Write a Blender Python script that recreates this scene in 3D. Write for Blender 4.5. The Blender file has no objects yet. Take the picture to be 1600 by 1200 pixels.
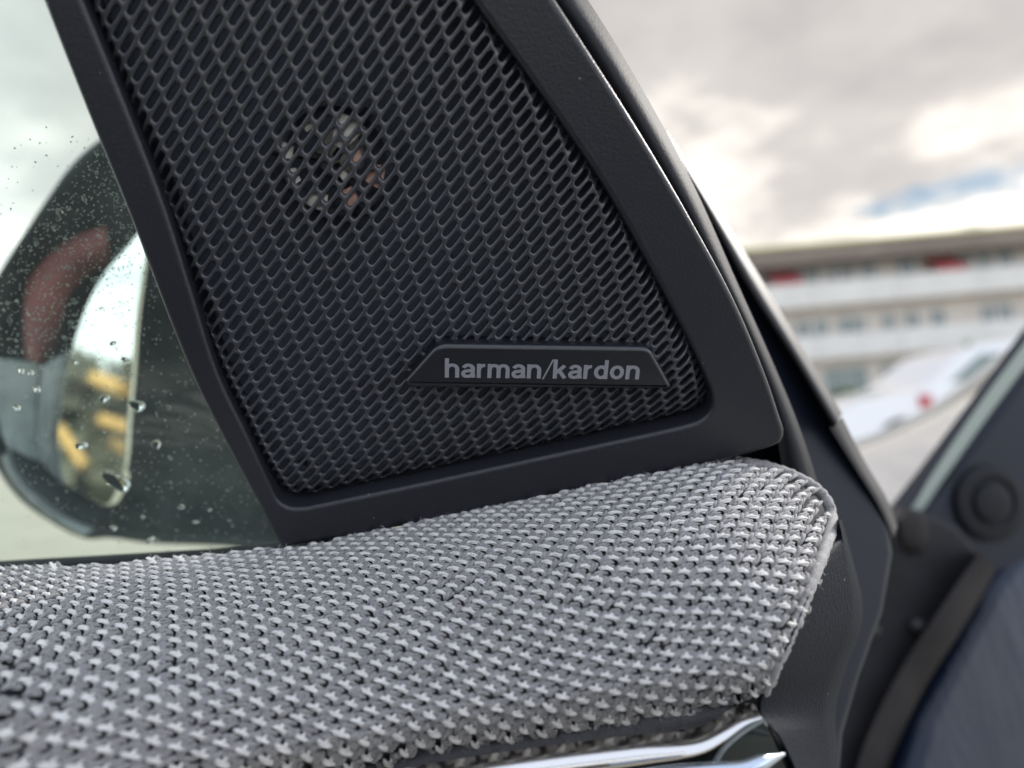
import bpy, bmesh, math, random
import numpy as np
from mathutils import Vector, noise as mnoise

random.seed(7)
rng = np.random.default_rng(7)
R = math.radians
SC = bpy.context.scene
COL = SC.collection

# ------------------------------------------------------------------ camera
CAM = np.array([0.0, 0.0, 1.10])
F_PX = 1142.0
PITCH, ROLL = R(2.4), R(5.0)
FWD = np.array([0.0, math.cos(PITCH), math.sin(PITCH)])
UP0 = np.array([0.0, -math.sin(PITCH), math.cos(PITCH)])
RT0 = np.array([1.0, 0.0, 0.0])
RT = RT0 * math.cos(ROLL) - UP0 * math.sin(ROLL)
UP = RT0 * math.sin(ROLL) + UP0 * math.cos(ROLL)

cam_data = bpy.data.cameras.new('camera')
cam = bpy.data.objects.new('camera', cam_data)
COL.objects.link(cam)
from mathutils import Matrix
cam.matrix_world = Matrix(((RT[0], UP[0], -FWD[0], CAM[0]), (RT[1], UP[1], -FWD[1], CAM[1]),
                           (RT[2], UP[2], -FWD[2], CAM[2]), (0, 0, 0, 1)))
cam_data.sensor_width = 36.0
cam_data.lens = F_PX / 1600 * 36
cam_data.clip_start = 0.005
cam_data.clip_end = 3000
cam_data.dof.use_dof = True
cam_data.dof.focus_distance = 0.107
cam_data.dof.aperture_fstop = 11.5
SC.camera = cam

# ------------------------------------------------------------------ light
SUN_EL, SUN_AZ = R(28), R(58)            # azimuth clockwise from +Y (the view direction)
SUN_DIR = Vector((math.sin(SUN_AZ) * math.cos(SUN_EL), math.cos(SUN_AZ) * math.cos(SUN_EL), math.sin(SUN_EL)))
sl = bpy.data.lights.new('sun', 'SUN')
sl.energy = 1.5
sl.angle = R(10)
sl.color = (1.0, 0.95, 0.88)
so = bpy.data.objects.new('sun', sl)
so.rotation_euler = (-SUN_DIR).to_track_quat('-Z', 'Y').to_euler()
COL.objects.link(so)

world = bpy.data.worlds.new('World')
SC.world = world
world.use_nodes = True
nt = world.node_tree
nt.nodes.clear()


def N(tree, kind, **kw):
    n = tree.nodes.new(kind)
    for k, v in kw.items():
        if k == 'inp':
            for kk, vv in v.items():
                n.inputs[kk].default_value = vv
        else:
            setattr(n, k, v)
    return n


def MATH(tree, op, a, b=None, c=None, clamp=False):
    n = tree.nodes.new('ShaderNodeMath')
    n.operation = op
    n.use_clamp = clamp
    for i, x in enumerate((a, b, c)):
        if x is None:
            continue
        if isinstance(x, (int, float)):
            n.inputs[i].default_value = x
        else:
            tree.links.new(x, n.inputs[i])
    return n.outputs[0]


def RAMP(tree, fac, stops):
    n = tree.nodes.new('ShaderNodeValToRGB')
    e = n.color_ramp.elements
    while len(e) < len(stops):
        e.new(0.5)
    for el, (p, c) in zip(e, stops):
        el.position = p
        el.color = (c[0], c[1], c[2], 1) if not isinstance(c, (int, float)) else (c, c, c, 1)
    tree.links.new(fac, n.inputs[0])
    return n.outputs[0]


def MIX(tree, fac, a, b):
    n = tree.nodes.new('ShaderNodeMix')
    n.data_type = 'RGBA'
    for s, x in ((n.inputs[0], fac), (n.inputs[6], a), (n.inputs[7], b)):
        if isinstance(x, (int, float)):
            s.default_value = x
        elif isinstance(x, tuple):
            s.default_value = (x[0], x[1], x[2], 1)
        else:
            tree.links.new(x, s)
    return n.outputs[2]


def build_world():
    L = nt.links
    sky = N(nt, 'ShaderNodeTexSky', sky_type='NISHITA', sun_disc=False, sun_elevation=SUN_EL, sun_rotation=SUN_AZ)
    skyv = nt.nodes.new('ShaderNodeVectorMath')
    skyv.operation = 'SCALE'
    L.new(sky.outputs[0], skyv.inputs[0])
    skyv.inputs['Scale'].default_value = 1.0
    geo = N(nt, 'ShaderNodeTexCoord')
    sep = N(nt, 'ShaderNodeSeparateXYZ')
    L.new(geo.outputs['Generated'], sep.inputs[0])
    # flat cloud-layer coordinates
    zz = MATH(nt, 'ADD', MATH(nt, 'MAXIMUM', sep.outputs[2], 0.0), 0.22)
    px = MATH(nt, 'DIVIDE', sep.outputs[0], zz)
    py = MATH(nt, 'DIVIDE', sep.outputs[1], zz)
    cv = N(nt, 'ShaderNodeCombineXYZ')
    L.new(px, cv.inputs[0])
    L.new(py, cv.inputs[1])
    n1 = N(nt, 'ShaderNodeTexNoise', inp={'Scale': 1.6, 'Detail': 6.0, 'Roughness': 0.52, 'Distortion': 0.3})
    L.new(cv.outputs[0], n1.inputs['Vector'])
    n2 = N(nt, 'ShaderNodeTexNoise', inp={'Scale': 4.2, 'Detail': 5.0, 'Roughness': 0.55})
    L.new(cv.outputs[0], n2.inputs['Vector'])
    az = MATH(nt, 'ARCTAN2', sep.outputs[0], sep.outputs[1])
    el = MATH(nt, 'ARCSINE', sep.outputs[2])
    # higher cloud is thicker and greyer, the low band towards the horizon thin and bright
    high = MATH(nt, 'MULTIPLY_ADD', el, 1.7, -0.46)
    f = MATH(nt, 'ADD', MATH(nt, 'MULTIPLY_ADD', n1.outputs[0], 1.5, -0.25), high)
    f = MATH(nt, 'ADD', f, MATH(nt, 'MULTIPLY_ADD', n2.outputs[0], 0.75, -0.375))
    cw = RAMP(nt, f, [(0.18, (0.74, .70, .64)), (0.42, (0.49, .462, .425)), (0.62, (0.315, .296, .282)), (0.95, (0.24, .229, .226))])
    cc = RAMP(nt, f, [(0.18, (0.90, .96, 1.06)), (0.42, (0.74, .80, .90)), (0.62, (0.54, .595, .69)), (0.95, (0.40, .445, .53))])
    dt = nt.nodes.new('ShaderNodeVectorMath')
    dt.operation = 'DOT_PRODUCT'
    L.new(geo.outputs['Generated'], dt.inputs[0])
    dt.inputs[1].default_value = Vector((.36, .88, .32)).normalized()
    warm = RAMP(nt, dt.outputs['Value'], [(0.25, 0.0), (0.80, 1.0)])
    cloud = MIX(nt, warm, cc, cw)
    # one torn gap of blue
    a0, e0 = R(33.2), R(12.3)
    da = MATH(nt, 'DIVIDE', MATH(nt, 'SUBTRACT', az, a0), R(7.5))
    tilt = MATH(nt, 'MULTIPLY', MATH(nt, 'SUBTRACT', az, a0), 0.03)
    de = MATH(nt, 'DIVIDE', MATH(nt, 'SUBTRACT', MATH(nt, 'SUBTRACT', el, e0), tilt), R(1.2))
    dd = MATH(nt, 'SQRT', MATH(nt, 'ADD', MATH(nt, 'MULTIPLY', da, da), MATH(nt, 'MULTIPLY', de, de)))
    n3 = N(nt, 'ShaderNodeTexNoise', inp={'Scale': 9.0, 'Detail': 4.0, 'Roughness': 0.6})
    L.new(cv.outputs[0], n3.inputs['Vector'])
    gap = MATH(nt, 'ADD', dd, MATH(nt, 'MULTIPLY_ADD', n3.outputs[0], 2.4, -1.2))
    gm = RAMP(nt, gap, [(0.35, 1.0), (1.0, 0.0)])
    col = MIX(nt, gm, cloud, skyv.outputs[0])
    bg_c = N(nt, 'ShaderNodeBackground', inp={'Strength': 1.0})
    L.new(cloud, bg_c.inputs[0])
    bg_s = N(nt, 'ShaderNodeBackground', inp={'Strength': 0.05})
    hs = N(nt, 'ShaderNodeHueSaturation', inp={'Saturation': 1.8, 'Value': 0.62})
    L.new(sky.outputs[0], hs.inputs['Color'])
    L.new(hs.outputs[0], bg_s.inputs[0])
    ms = N(nt, 'ShaderNodeMixShader')
    L.new(gm, ms.inputs[0])
    L.new(bg_c.outputs[0], ms.inputs[1])
    L.new(bg_s.outputs[0], ms.inputs[2])
    out = N(nt, 'ShaderNodeOutputWorld')
    L.new(ms.outputs[0], out.inputs[0])


build_world()
SC.view_settings.view_transform = 'Standard'
SC.view_settings.look = 'None'
SC.view_settings.exposure = 1.28
SC.view_settings.gamma = 1.0
SC.cycles.max_bounces = 10
SC.cycles.transparent_max_bounces = 16
SC.cycles.caustics_reflective = False
SC.cycles.caustics_refractive = False

# ------------------------------------------------------------------ geometry helpers


def ray(u, v):
    u = np.asarray(u, float)
    v = np.asarray(v, float)
    x = (u - 800.0) / F_PX
    y = (600.0 - v) / F_PX
    return x[..., None] * RT + y[..., None] * UP + FWD


def P(u, v, d):
    """world point seen at photo position (u, v) at depth d (metres)"""
    return CAM + ray(u, v) * np.asarray(d, float)[..., None]


def on_y(u, v, Y):
    r = ray(u, v)
    return CAM + r * (Y / r[1])


class Plane:
    """plane through three photo points with depths; local axes ex (right), ey (up), n (to the camera)"""

    def __init__(self, a, b, c):
        pa, pb, pc = (P(*q) for q in (a, b, c))
        n = np.cross(pb - pa, pc - pa)
        n /= np.linalg.norm(n)
        if np.dot(n, CAM - pa) < 0:
            n = -n
        self.n, self.o = n, pa
        ex = RT - n * np.dot(RT, n)
        self.ex = ex / np.linalg.norm(ex)
        self.ey = np.cross(n, self.ex)

    def hit(self, u, v, off=0.0):
        r = ray(u, v)
        t = np.dot(self.o + self.n * off - CAM, self.n) / (r @ self.n)
        return CAM + r * np.asarray(t)[..., None]

    def to2(self, u, v):
        p = self.hit(u, v) - self.o
        return np.stack([p @ self.ex, p @ self.ey], -1)

    def to3(self, q, h=0.0):
        q = np.asarray(q, float)
        h = np.asarray(h, float)
        return self.o + q[..., :1] * self.ex + q[..., 1:2] * self.ey + (h[..., None] if h.ndim else h) * self.n


def catmull(pts, n, closed=False, alpha=0.5):
    """n points evenly spaced along a smooth curve through pts"""
    pts = np.asarray(pts, float)
    m = len(pts)
    segs = []
    rngs = range(m if closed else m - 1)
    for i in rngs:
        if closed:
            p0, p1, p2, p3 = pts[(i - 1) % m], pts[i], pts[(i + 1) % m], pts[(i + 2) % m]
        else:
            p0 = pts[i - 1] if i > 0 else 2 * pts[0] - pts[1]
            p1, p2 = pts[i], pts[i + 1]
            p3 = pts[i + 2] if i + 2 < m else 2 * pts[-1] - pts[-2]
        t0 = 0.0
        t1 = t0 + max(np.linalg.norm(p1 - p0), 1e-9) ** alpha
        t2 = t1 + max(np.linalg.norm(p2 - p1), 1e-9) ** alpha
        t3 = t2 + max(np.linalg.norm(p3 - p2), 1e-9) ** alpha
        t = np.linspace(t1, t2, 24, endpoint=False)[:, None]
        A1 = (t1 - t) / (t1 - t0) * p0 + (t - t0) / (t1 - t0) * p1
        A2 = (t2 - t) / (t2 - t1) * p1 + (t - t1) / (t2 - t1) * p2
        A3 = (t3 - t) / (t3 - t2) * p2 + (t - t2) / (t3 - t2) * p3
        B1 = (t2 - t) / (t2 - t0) * A1 + (t - t0) / (t2 - t0) * A2
        B2 = (t3 - t) / (t3 - t1) * A2 + (t - t1) / (t3 - t1) * A3
        segs.append((t2 - t) / (t2 - t1) * B1 + (t - t1) / (t2 - t1) * B2)
    c = np.concatenate(segs)
    c = np.concatenate([c, pts[:1] if closed else pts[-1:]])
    return resample(c, n, closed)


def resample(c, n, closed=False):
    s = np.concatenate([[0], np.cumsum(np.linalg.norm(np.diff(c, axis=0), axis=1))])
    t = np.linspace(0, s[-1], n, endpoint=not closed)
    return np.stack([np.interp(t, s, c[:, k]) for k in range(c.shape[1])], -1)


def rounded(pts, radii, n=8):
    """polygon with its corners rounded by circular-ish arcs"""
    pts = [np.asarray(p, float) for p in pts]
    m = len(pts)
    if isinstance(radii, (int, float)):
        radii = [radii] * m
    out = []
    for i in range(m):
        a, b, c = pts[i - 1], pts[i], pts[(i + 1) % m]
        r = radii[i]
        if r <= 0:
            out.append(b)
            continue
        la, lc = np.linalg.norm(a - b), np.linalg.norm(c - b)
        r1 = min(r, la * .45)
        r2 = min(r, lc * .45)
        s, e = b + (a - b) / la * r1, b + (c - b) / lc * r2
        for k in range(n + 1):
            t = k / n
            out.append((1 - t) ** 2 * s + 2 * t * (1 - t) * b + t * t * e)
    return np.array(out)


def offset(poly, d):
    """move a closed 2D outline inwards by d (positive area = counter clockwise)"""
    p = np.asarray(poly, float)
    area = 0.5 * np.sum(p[:, 0] * np.roll(p[:, 1], -1) - np.roll(p[:, 0], -1) * p[:, 1])
    e = np.roll(p, -1, 0) - p
    e /= np.maximum(np.linalg.norm(e, axis=1), 1e-12)[:, None]
    nrm = np.stack([-e[:, 1], e[:, 0]], -1) * (1 if area > 0 else -1)
    m = nrm + np.roll(nrm, 1, 0)
    l2 = np.maximum(np.sum(m * m, 1), 0.6)
    return p + m * (2 * d / l2)[:, None]


ROOTLOC = {}


def setp(o, label=None, cat=None, group=None, kind=None):
    if label:
        o['label'] = label
    if cat:
        o['category'] = cat
    if group:
        o['group'] = group
    if kind:
        o['kind'] = kind
    return o


def empty(name, loc, label=None, cat=None, group=None, kind=None):
    o = bpy.data.objects.new(name, None)
    o.location = tuple(loc)
    o.empty_display_size = 0.02
    COL.objects.link(o)
    ROOTLOC[o.name] = np.asarray(loc, float)
    return setp(o, label, cat, group, kind)


def link_mesh(name, me, mat, parent=None, smooth=40):
    if mat is not None:
        me.materials.append(mat)
    o = bpy.data.objects.new(name, me)
    COL.objects.link(o)
    if parent is not None:
        o.parent = parent
        ROOTLOC[o.name] = ROOTLOC[parent.name]
    else:
        ROOTLOC[o.name] = np.zeros(3)
    if smooth:
        me.polygons.foreach_set('use_smooth', [True] * len(me.polygons))
        if smooth < 180:
            me.set_sharp_from_angle(angle=R(smooth))
    return o


def mesh(name, verts, faces, mat, parent=None, smooth=40):
    verts = np.asarray(verts, float)
    if parent is not None:
        verts = verts - ROOTLOC[parent.name]
    me = bpy.data.meshes.new(name)
    me.from_pydata(verts.tolist(), [], [tuple(int(i) for i in f) for f in faces])
    me.update()
    return link_mesh(name, me, mat, parent, smooth)


def quad_mesh(name, verts, quads, mat, parent=None, smooth=180):
    """fast path for very many quads (numpy arrays)"""
    verts = np.asarray(verts, np.float64)
    if parent is not None:
        verts = verts - ROOTLOC[parent.name]
    quads = np.asarray(quads, np.int32)
    me = bpy.data.meshes.new(name)
    me.vertices.add(len(verts))
    me.vertices.foreach_set('co', verts.astype(np.float32).ravel())
    k = quads.shape[1]
    me.loops.add(quads.size)
    me.loops.foreach_set('vertex_index', quads.ravel())
    me.polygons.add(len(quads))
    me.polygons.foreach_set('loop_start', np.arange(0, quads.size, k, dtype=np.int32))
    me.update(calc_edges=True)
    return link_mesh(name, me, mat, parent, smooth)


def fix_normals(o):
    bm = bmesh.new()
    bm.from_mesh(o.data)
    bmesh.ops.recalc_face_normals(bm, faces=bm.faces)
    bm.to_mesh(o.data)
    bm.free()


def stack_rings(rings, cap0=True, cap1=True):
    """closed rings of equal count -> verts, faces"""
    n = len(rings[0])
    verts = np.concatenate(rings)
    faces = []
    for k in range(len(rings) - 1):
        a, b = k * n, (k + 1) * n
        for i in range(n):
            j = (i + 1) % n
            faces.append((a + i, a + j, b + j, b + i))
    if cap0:
        faces.append(tuple(range(n - 1, -1, -1)))
    if cap1:
        faces.append(tuple((len(rings) - 1) * n + i for i in range(n)))
    return verts, faces


def slab(name, pl, uv, thick, bev, mat, parent=None, lift=0.0, steps=4, smooth=40, is2d=False):
    """a plate with rounded front edge: outline in photo points on plane pl, front face lifted by lift"""
    q = np.asarray(uv, float) if is2d else pl.to2(np.asarray(uv)[:, 0], np.asarray(uv)[:, 1])
    rings = [pl.to3(q, lift - thick)]
    for k in range(steps + 1):
        t = k / steps * math.pi / 2
        rings.append(pl.to3(offset(q, bev * (1 - math.cos(t))), lift - bev + bev * math.sin(t)))
    rings.append(pl.to3(offset(q, bev * 1.06), lift))
    v, f = stack_rings(rings)
    o = mesh(name, v, f, mat, parent, smooth)
    fix_normals(o)
    return o


def tube(path, rad, sides=10, close=True):
    path = np.asarray(path, float)
    n = len(path)
    rad = np.full(n, rad) if np.isscalar(rad) else np.asarray(rad)
    tan = np.gradient(path, axis=0)
    tan /= np.linalg.norm(tan, axis=1)[:, None]
    ref = np.array([0.13, 0.31, 0.94])
    rings = []
    for i in range(n):
        a = np.cross(tan[i], ref)
        a /= np.linalg.norm(a)
        b = np.cross(tan[i], a)
        th = np.linspace(0, 2 * math.pi, sides, endpoint=False)
        rings.append(path[i] + rad[i] * (np.cos(th)[:, None] * a + np.sin(th)[:, None] * b))
    return stack_rings(rings)


def grid_faces(nr, nc):
    f = []
    for r in range(nr - 1):
        for c in range(nc - 1):
            a = r * nc + c
            f.append((a, a + 1, a + nc + 1, a + nc))
    return f


class MB:
    def __init__(self):
        self.v, self.f = [], []

    def add(self, v, f):
        b = sum(len(x) for x in self.v)
        self.v.append(np.asarray(v, float))
        self.f += [tuple(i + b for i in q) for q in f]
        return self

    def box(self, lo, hi):
        (a, b, c), (d, e, g) = lo, hi
        return self.add([(a, b, c), (d, b, c), (d, e, c), (a, e, c), (a, b, g), (d, b, g), (d, e, g), (a, e, g)],
                        [(3, 2, 1, 0), (4, 5, 6, 7), (0, 1, 5, 4), (1, 2, 6, 5), (2, 3, 7, 6), (3, 0, 4, 7)])

    def make(self, name, mat, parent=None, smooth=0):
        return mesh(name, np.concatenate(self.v), self.f, mat, parent, smooth)


# ------------------------------------------------------------------ materials


def principled(name, color, rough=0.5, metal=0.0, spec=0.5, coat=0.0, bump=None, vary=None, coat_rough=0.03, ior=1.5):
    """bump = (scale, strength, distance[, detail]); vary = (scale, low, high)"""
    m = bpy.data.materials.new(name)
    m.use_nodes = True
    t = m.node_tree
    b = t.nodes['Principled BSDF']
    b.inputs['Base Color'].default_value = (*color, 1)
    b.inputs['Roughness'].default_value = rough
    b.inputs['Metallic'].default_value = metal
    b.inputs['Specular IOR Level'].default_value = spec
    b.inputs['IOR'].default_value = ior
    b.inputs['Coat Weight'].default_value = coat
    b.inputs['Coat Roughness'].default_value = coat_rough
    tc = t.nodes.new('ShaderNodeTexCoord')
    if bump:
        nz = N(t, 'ShaderNodeTexNoise', inp={'Scale': bump[0], 'Detail': bump[3] if len(bump) > 3 else 3.0, 'Roughness': 0.6})
        t.links.new(tc.outputs['Object'], nz.inputs['Vector'])
        bp = N(t, 'ShaderNodeBump', inp={'Strength': bump[1], 'Distance': bump[2]})
        t.links.new(nz.outputs[0], bp.inputs['Height'])
        t.links.new(bp.outputs[0], b.inputs['Normal'])
    if vary:
        nz = N(t, 'ShaderNodeTexNoise', inp={'Scale': vary[0], 'Detail': 4.0, 'Roughness': 0.6})
        t.links.new(tc.outputs['Object'], nz.inputs['Vector'])
        c = RAMP(t, nz.outputs[0], [(0.3, tuple(x * vary[1] for x in color)), (0.7, tuple(x * vary[2] for x in color))])
        t.links.new(c, b.inputs['Base Color'])
        rr = MATH(t, 'MULTIPLY_ADD', nz.outputs[0], 0.16, rough - 0.08)
        t.links.new(rr, b.inputs['Roughness'])
    return m


def specks(m, scale, thr, color):
    """a sprinkling of tiny dust flecks on a dark plastic"""
    t = m.node_tree
    b = t.nodes['Principled BSDF']
    tc = t.nodes.new('ShaderNodeTexCoord')
    vo = N(t, 'ShaderNodeTexVoronoi', inp={'Scale': scale, 'Randomness': 1.0})
    t.links.new(tc.outputs['Object'], vo.inputs['Vector'])
    hit = MATH(t, 'LESS_THAN', vo.outputs['Distance'], thr)
    sx = N(t, 'ShaderNodeSeparateColor')
    t.links.new(vo.outputs['Color'], sx.inputs[0])
    hit = MATH(t, 'MULTIPLY', hit, MATH(t, 'GREATER_THAN', sx.outputs[0], 0.75))
    src = b.inputs['Base Color'].links[0].from_socket if b.inputs['Base Color'].is_linked else tuple(b.inputs['Base Color'].default_value)[:3]
    c = MIX(t, hit, src, color)
    t.links.new(c, b.inputs['Base Color'])


M = {}
M['bezel'] = principled('satin_black_plastic', (0.0175, 0.0185, 0.0255), 0.42, spec=0.7, bump=(2400, 0.55, 0.00012, 2.0))
specks(M['bezel'], 520, 0.055, (0.30, 0.30, 0.32))
M['grille'] = principled('black_grille_plastic', (0.050, 0.051, 0.060), 0.27, spec=1.0, bump=(5200, 0.12, 0.00004))
M['cavity'] = principled('lifted_cavity_blue', (0.19, 0.22, 0.28), 0.9)  # blue-grey base paints a hazy lift into the dark cavity
M['cabin'] = principled('dark_cabin_blocker', (0.03, 0.032, 0.038), 0.9)
M['badge'] = principled('badge_black', (0.012, 0.013, 0.018), 0.32, spec=0.9, bump=(5200, 0.08, 0.00003))
M['print'] = principled('grey_print', (0.30, 0.30, 0.33), 0.5)
M['trim'] = principled('satin_pillar_trim', (0.019, 0.020, 0.025), 0.62, spec=0.3, bump=(1800, 0.5, 0.00012, 2.0))
M['strip'] = principled('grey_brown_rubber', (0.040, 0.038, 0.040), 0.5, bump=(900, 0.15, 0.0001))
M['navy'] = principled('dark_navy_shell', (0.008, 0.012, 0.025), 0.48, spec=0.4, bump=(500, 0.1, 0.0002))
M['endcap'] = principled('grained_black_trim', (0.009, 0.012, 0.020), 0.6, spec=0.08, bump=(1800, 0.8, 0.00022, 2.0))
specks(M['endcap'], 260, 0.04, (0.35, 0.35, 0.36))
M['chrome'] = principled('satin_chrome', (0.80, 0.78, 0.76), 0.22, metal=1.0)
M['recess'] = principled('green_grey_gloss', (0.035, 0.045, 0.042), 0.18, coat=0.5)
M['silver'] = principled('pale_metal', (0.55, 0.62, 0.72), 0.2, metal=1.0)
M['rubber'] = principled('black_rubber', (0.012, 0.013, 0.017), 0.6, spec=0.3, bump=(900, 0.2, 0.0001))
M['seal'] = principled('dull_brown_rubber', (0.042, 0.037, 0.036), 0.8, spec=0.25, bump=(400, 0.3, 0.0003), vary=(30, 0.7, 1.4))
M['jamb'] = principled('dusty_brown_jamb', (0.026, 0.025, 0.028), 0.65, spec=0.3, vary=(25, 0.6, 1.4))
M['paint'] = principled('navy_car_paint', (0.010, 0.019, 0.040), 0.35, coat=1.0, coat_rough=0.04, bump=(14, 0.35, 0.004), vary=(18, 0.7, 1.4))
M['sill'] = principled('rippled_navy_paint', (0.006, 0.013, 0.030), 0.4, spec=0.3, coat=0.26, coat_rough=0.03, bump=(9, 0.9, 0.03, 3.0), vary=(12, 0.6, 1.6))
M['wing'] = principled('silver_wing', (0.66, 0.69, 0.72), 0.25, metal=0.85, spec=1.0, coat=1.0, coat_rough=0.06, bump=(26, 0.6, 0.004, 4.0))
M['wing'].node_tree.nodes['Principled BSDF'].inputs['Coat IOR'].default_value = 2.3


def streak(m, sc, strength, dist):
    t = m.node_tree
    nz = [n for n in t.nodes if n.type == 'TEX_NOISE'][0]
    tc = [n for n in t.nodes if n.type == 'TEX_COORD'][0]
    mp = t.nodes.new('ShaderNodeMapping')
    mp.inputs['Scale'].default_value = sc
    mp.inputs['Rotation'].default_value = (0.3, 0.4, 0.2)
    t.links.new(tc.outputs['Object'], mp.inputs['Vector'])
    t.links.new(mp.outputs[0], nz.inputs['Vector'])
    nz.inputs['Scale'].default_value = 1.0
    nz.inputs['Detail'].default_value = 5.0
    bp = [n for n in t.nodes if n.type == 'BUMP'][0]
    bp.inputs['Strength'].default_value = strength
    bp.inputs['Distance'].default_value = dist


streak(M['wing'], (40, 8, 26), 0.8, 0.006)
streak(M['sill'], (36, 24, 8), 0.7, 0.006)
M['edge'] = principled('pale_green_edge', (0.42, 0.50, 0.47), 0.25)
M['housing'] = principled('mirror_black', (0.028, 0.036, 0.040), 0.42, bump=(700, 0.15, 0.0001))
M['lip'] = principled('grey_satin_lip', (0.42, 0.46, 0.47), 0.35, vary=(90, 0.6, 1.3))
M['mirror'] = principled('mirror_silver', (0.86, 0.90, 0.84), 0.02, metal=1.0)
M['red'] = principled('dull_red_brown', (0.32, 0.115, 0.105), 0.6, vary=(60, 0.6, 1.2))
M['amber'] = principled('yellow_plastic', (0.80, 0.52, 0.20), 0.5)
M['bark'] = principled('dark_hedge', (0.12, 0.122, 0.10), 0.9, vary=(6, 0.6, 1.5))
M['hedge'] = principled('grey_green_leaf', (0.16, 0.165, 0.135), 0.7, vary=(3, 0.6, 1.4))
M['pale_glint'] = principled('tweeter_cream_glint', (0.95, 0.92, 0.85), 0.4)  # cream base bright enough to stand for metal glints; the dome shares it
M['warm_glint'] = principled('tweeter_copper_glint', (0.92, 0.58, 0.48), 0.4)  # pinkish base painted for the warmer glints
M['dome'] = principled('tweeter_dome', (0.05, 0.05, 0.055), 0.4)
M['wall'] = principled('cream_render', (0.68, 0.62, 0.55), 0.8, vary=(0.8, 0.9, 1.08))
M['parapet'] = principled('white_parapet', (0.68, 0.655, 0.61), 0.7, vary=(0.7, 0.9, 1.06))
M['roof'] = principled('brown_eaves', (0.20, 0.16, 0.13), 0.8, vary=(1.0, 0.8, 1.2))
M['rooftrim'] = principled('yellow_flashing', (0.75, 0.68, 0.32), 0.6)
M['pane'] = principled('dark_window_glass', (0.14, 0.19, 0.17), 0.15, coat=0.6)
M['frame'] = principled('window_frame', (0.55, 0.55, 0.54), 0.5)
M['awning'] = principled('red_awning', (0.42, 0.08, 0.09), 0.8, vary=(3, 0.8, 1.2))
M['green'] = principled('green_post', (0.05, 0.28, 0.17), 0.5)
M['carwhite'] = principled('white_car_paint', (0.75, 0.74, 0.74), 0.3, coat=1.0)
M['tail'] = principled('red_tail_lens', (0.45, 0.02, 0.03), 0.2, coat=1.0)
M['tyre'] = principled('tyre', (0.02, 0.02, 0.02), 0.8)
M['rim'] = principled('alloy_rim', (0.5, 0.5, 0.52), 0.3, metal=1.0)
M['ground'] = principled('pale_concrete', (0.50, 0.475, 0.40), 0.85, bump=(30, 0.3, 0.004), vary=(0.9, 0.85, 1.12))
M['leaf'] = principled('shrub_leaf', (0.07, 0.11, 0.03), 0.6, vary=(3, 0.6, 1.4))


def yarn(name, color, lo, hi):
    m = principled(name, color, 0.75, spec=0.35)
    t = m.node_tree
    b = t.nodes['Principled BSDF']
    tc = t.nodes.new('ShaderNodeTexCoord')
    nz = N(t, 'ShaderNodeTexNoise', inp={'Scale': 2600, 'Detail': 4.0, 'Roughness': 0.65})
    t.links.new(tc.outputs['Object'], nz.inputs['Vector'])
    c = RAMP(t, nz.outputs[0], [(0.3, tuple(x * lo for x in color)), (0.7, tuple(x * hi for x in color))])
    n2 = N(t, 'ShaderNodeTexNoise', inp={'Scale': 330, 'Detail': 3.0, 'Roughness': 0.7})
    t.links.new(tc.outputs['Object'], n2.inputs['Vector'])
    c = MIX(t, RAMP(t, n2.outputs[0], [(0.35, 0.0), (0.75, 0.42)]), c, tuple(x * .55 for x in color))
    t.links.new(c, b.inputs['Base Color'])
    bp = N(t, 'ShaderNodeBump', inp={'Strength': 0.6, 'Distance': 0.00012})
    t.links.new(nz.outputs[0], bp.inputs['Height'])
    t.links.new(bp.outputs[0], b.inputs['Normal'])
    b.inputs['Sheen Weight'].default_value = 0.25
    b.inputs['Sheen Roughness'].default_value = 0.5
    return m


M['yarn_light'] = yarn('pale_yarn', (0.86, 0.83, 0.80), 0.84, 1.08)
M['yarn_grey'] = yarn('grey_yarn', (0.335, 0.322, 0.32), 0.65, 1.3)
M['hem'] = yarn('shaded_hem_yarn', (0.15, 0.147, 0.155), 0.7, 1.3)  # dark tone paints the shade at the pad's front edge
M['backing'] = principled('dark_backing', (0.04, 0.04, 0.045), 0.9, bump=(2500, 0.6, 0.0002))


def glass_mat(name, tint, rough=0.0, ior=1.5):
    m = bpy.data.materials.new(name)
    m.use_nodes = True
    t = m.node_tree
    t.nodes.clear()
    tr = N(t, 'ShaderNodeBsdfTransparent')
    tr.inputs[0].default_value = (*tint, 1)
    gl = N(t, 'ShaderNodeBsdfGlossy', inp={'Roughness': rough})
    fr = N(t, 'ShaderNodeFresnel', inp={'IOR': ior})
    gm = N(t, 'ShaderNodeNewGeometry')
    # the sheet does not bend light, so leaving it reflects as much as entering it
    t.links.new(MATH(t, 'MULTIPLY_ADD', gm.outputs['Backfacing'], 1 / ior - ior, ior), fr.inputs['IOR'])
    ms = N(t, 'ShaderNodeMixShader')
    t.links.new(fr.outputs[0], ms.inputs[0])
    t.links.new(tr.outputs[0], ms.inputs[1])
    t.links.new(gl.outputs[0], ms.inputs[2])
    out = N(t, 'ShaderNodeOutputMaterial')
    t.links.new(ms.outputs[0], out.inputs[0])
    return m


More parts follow.
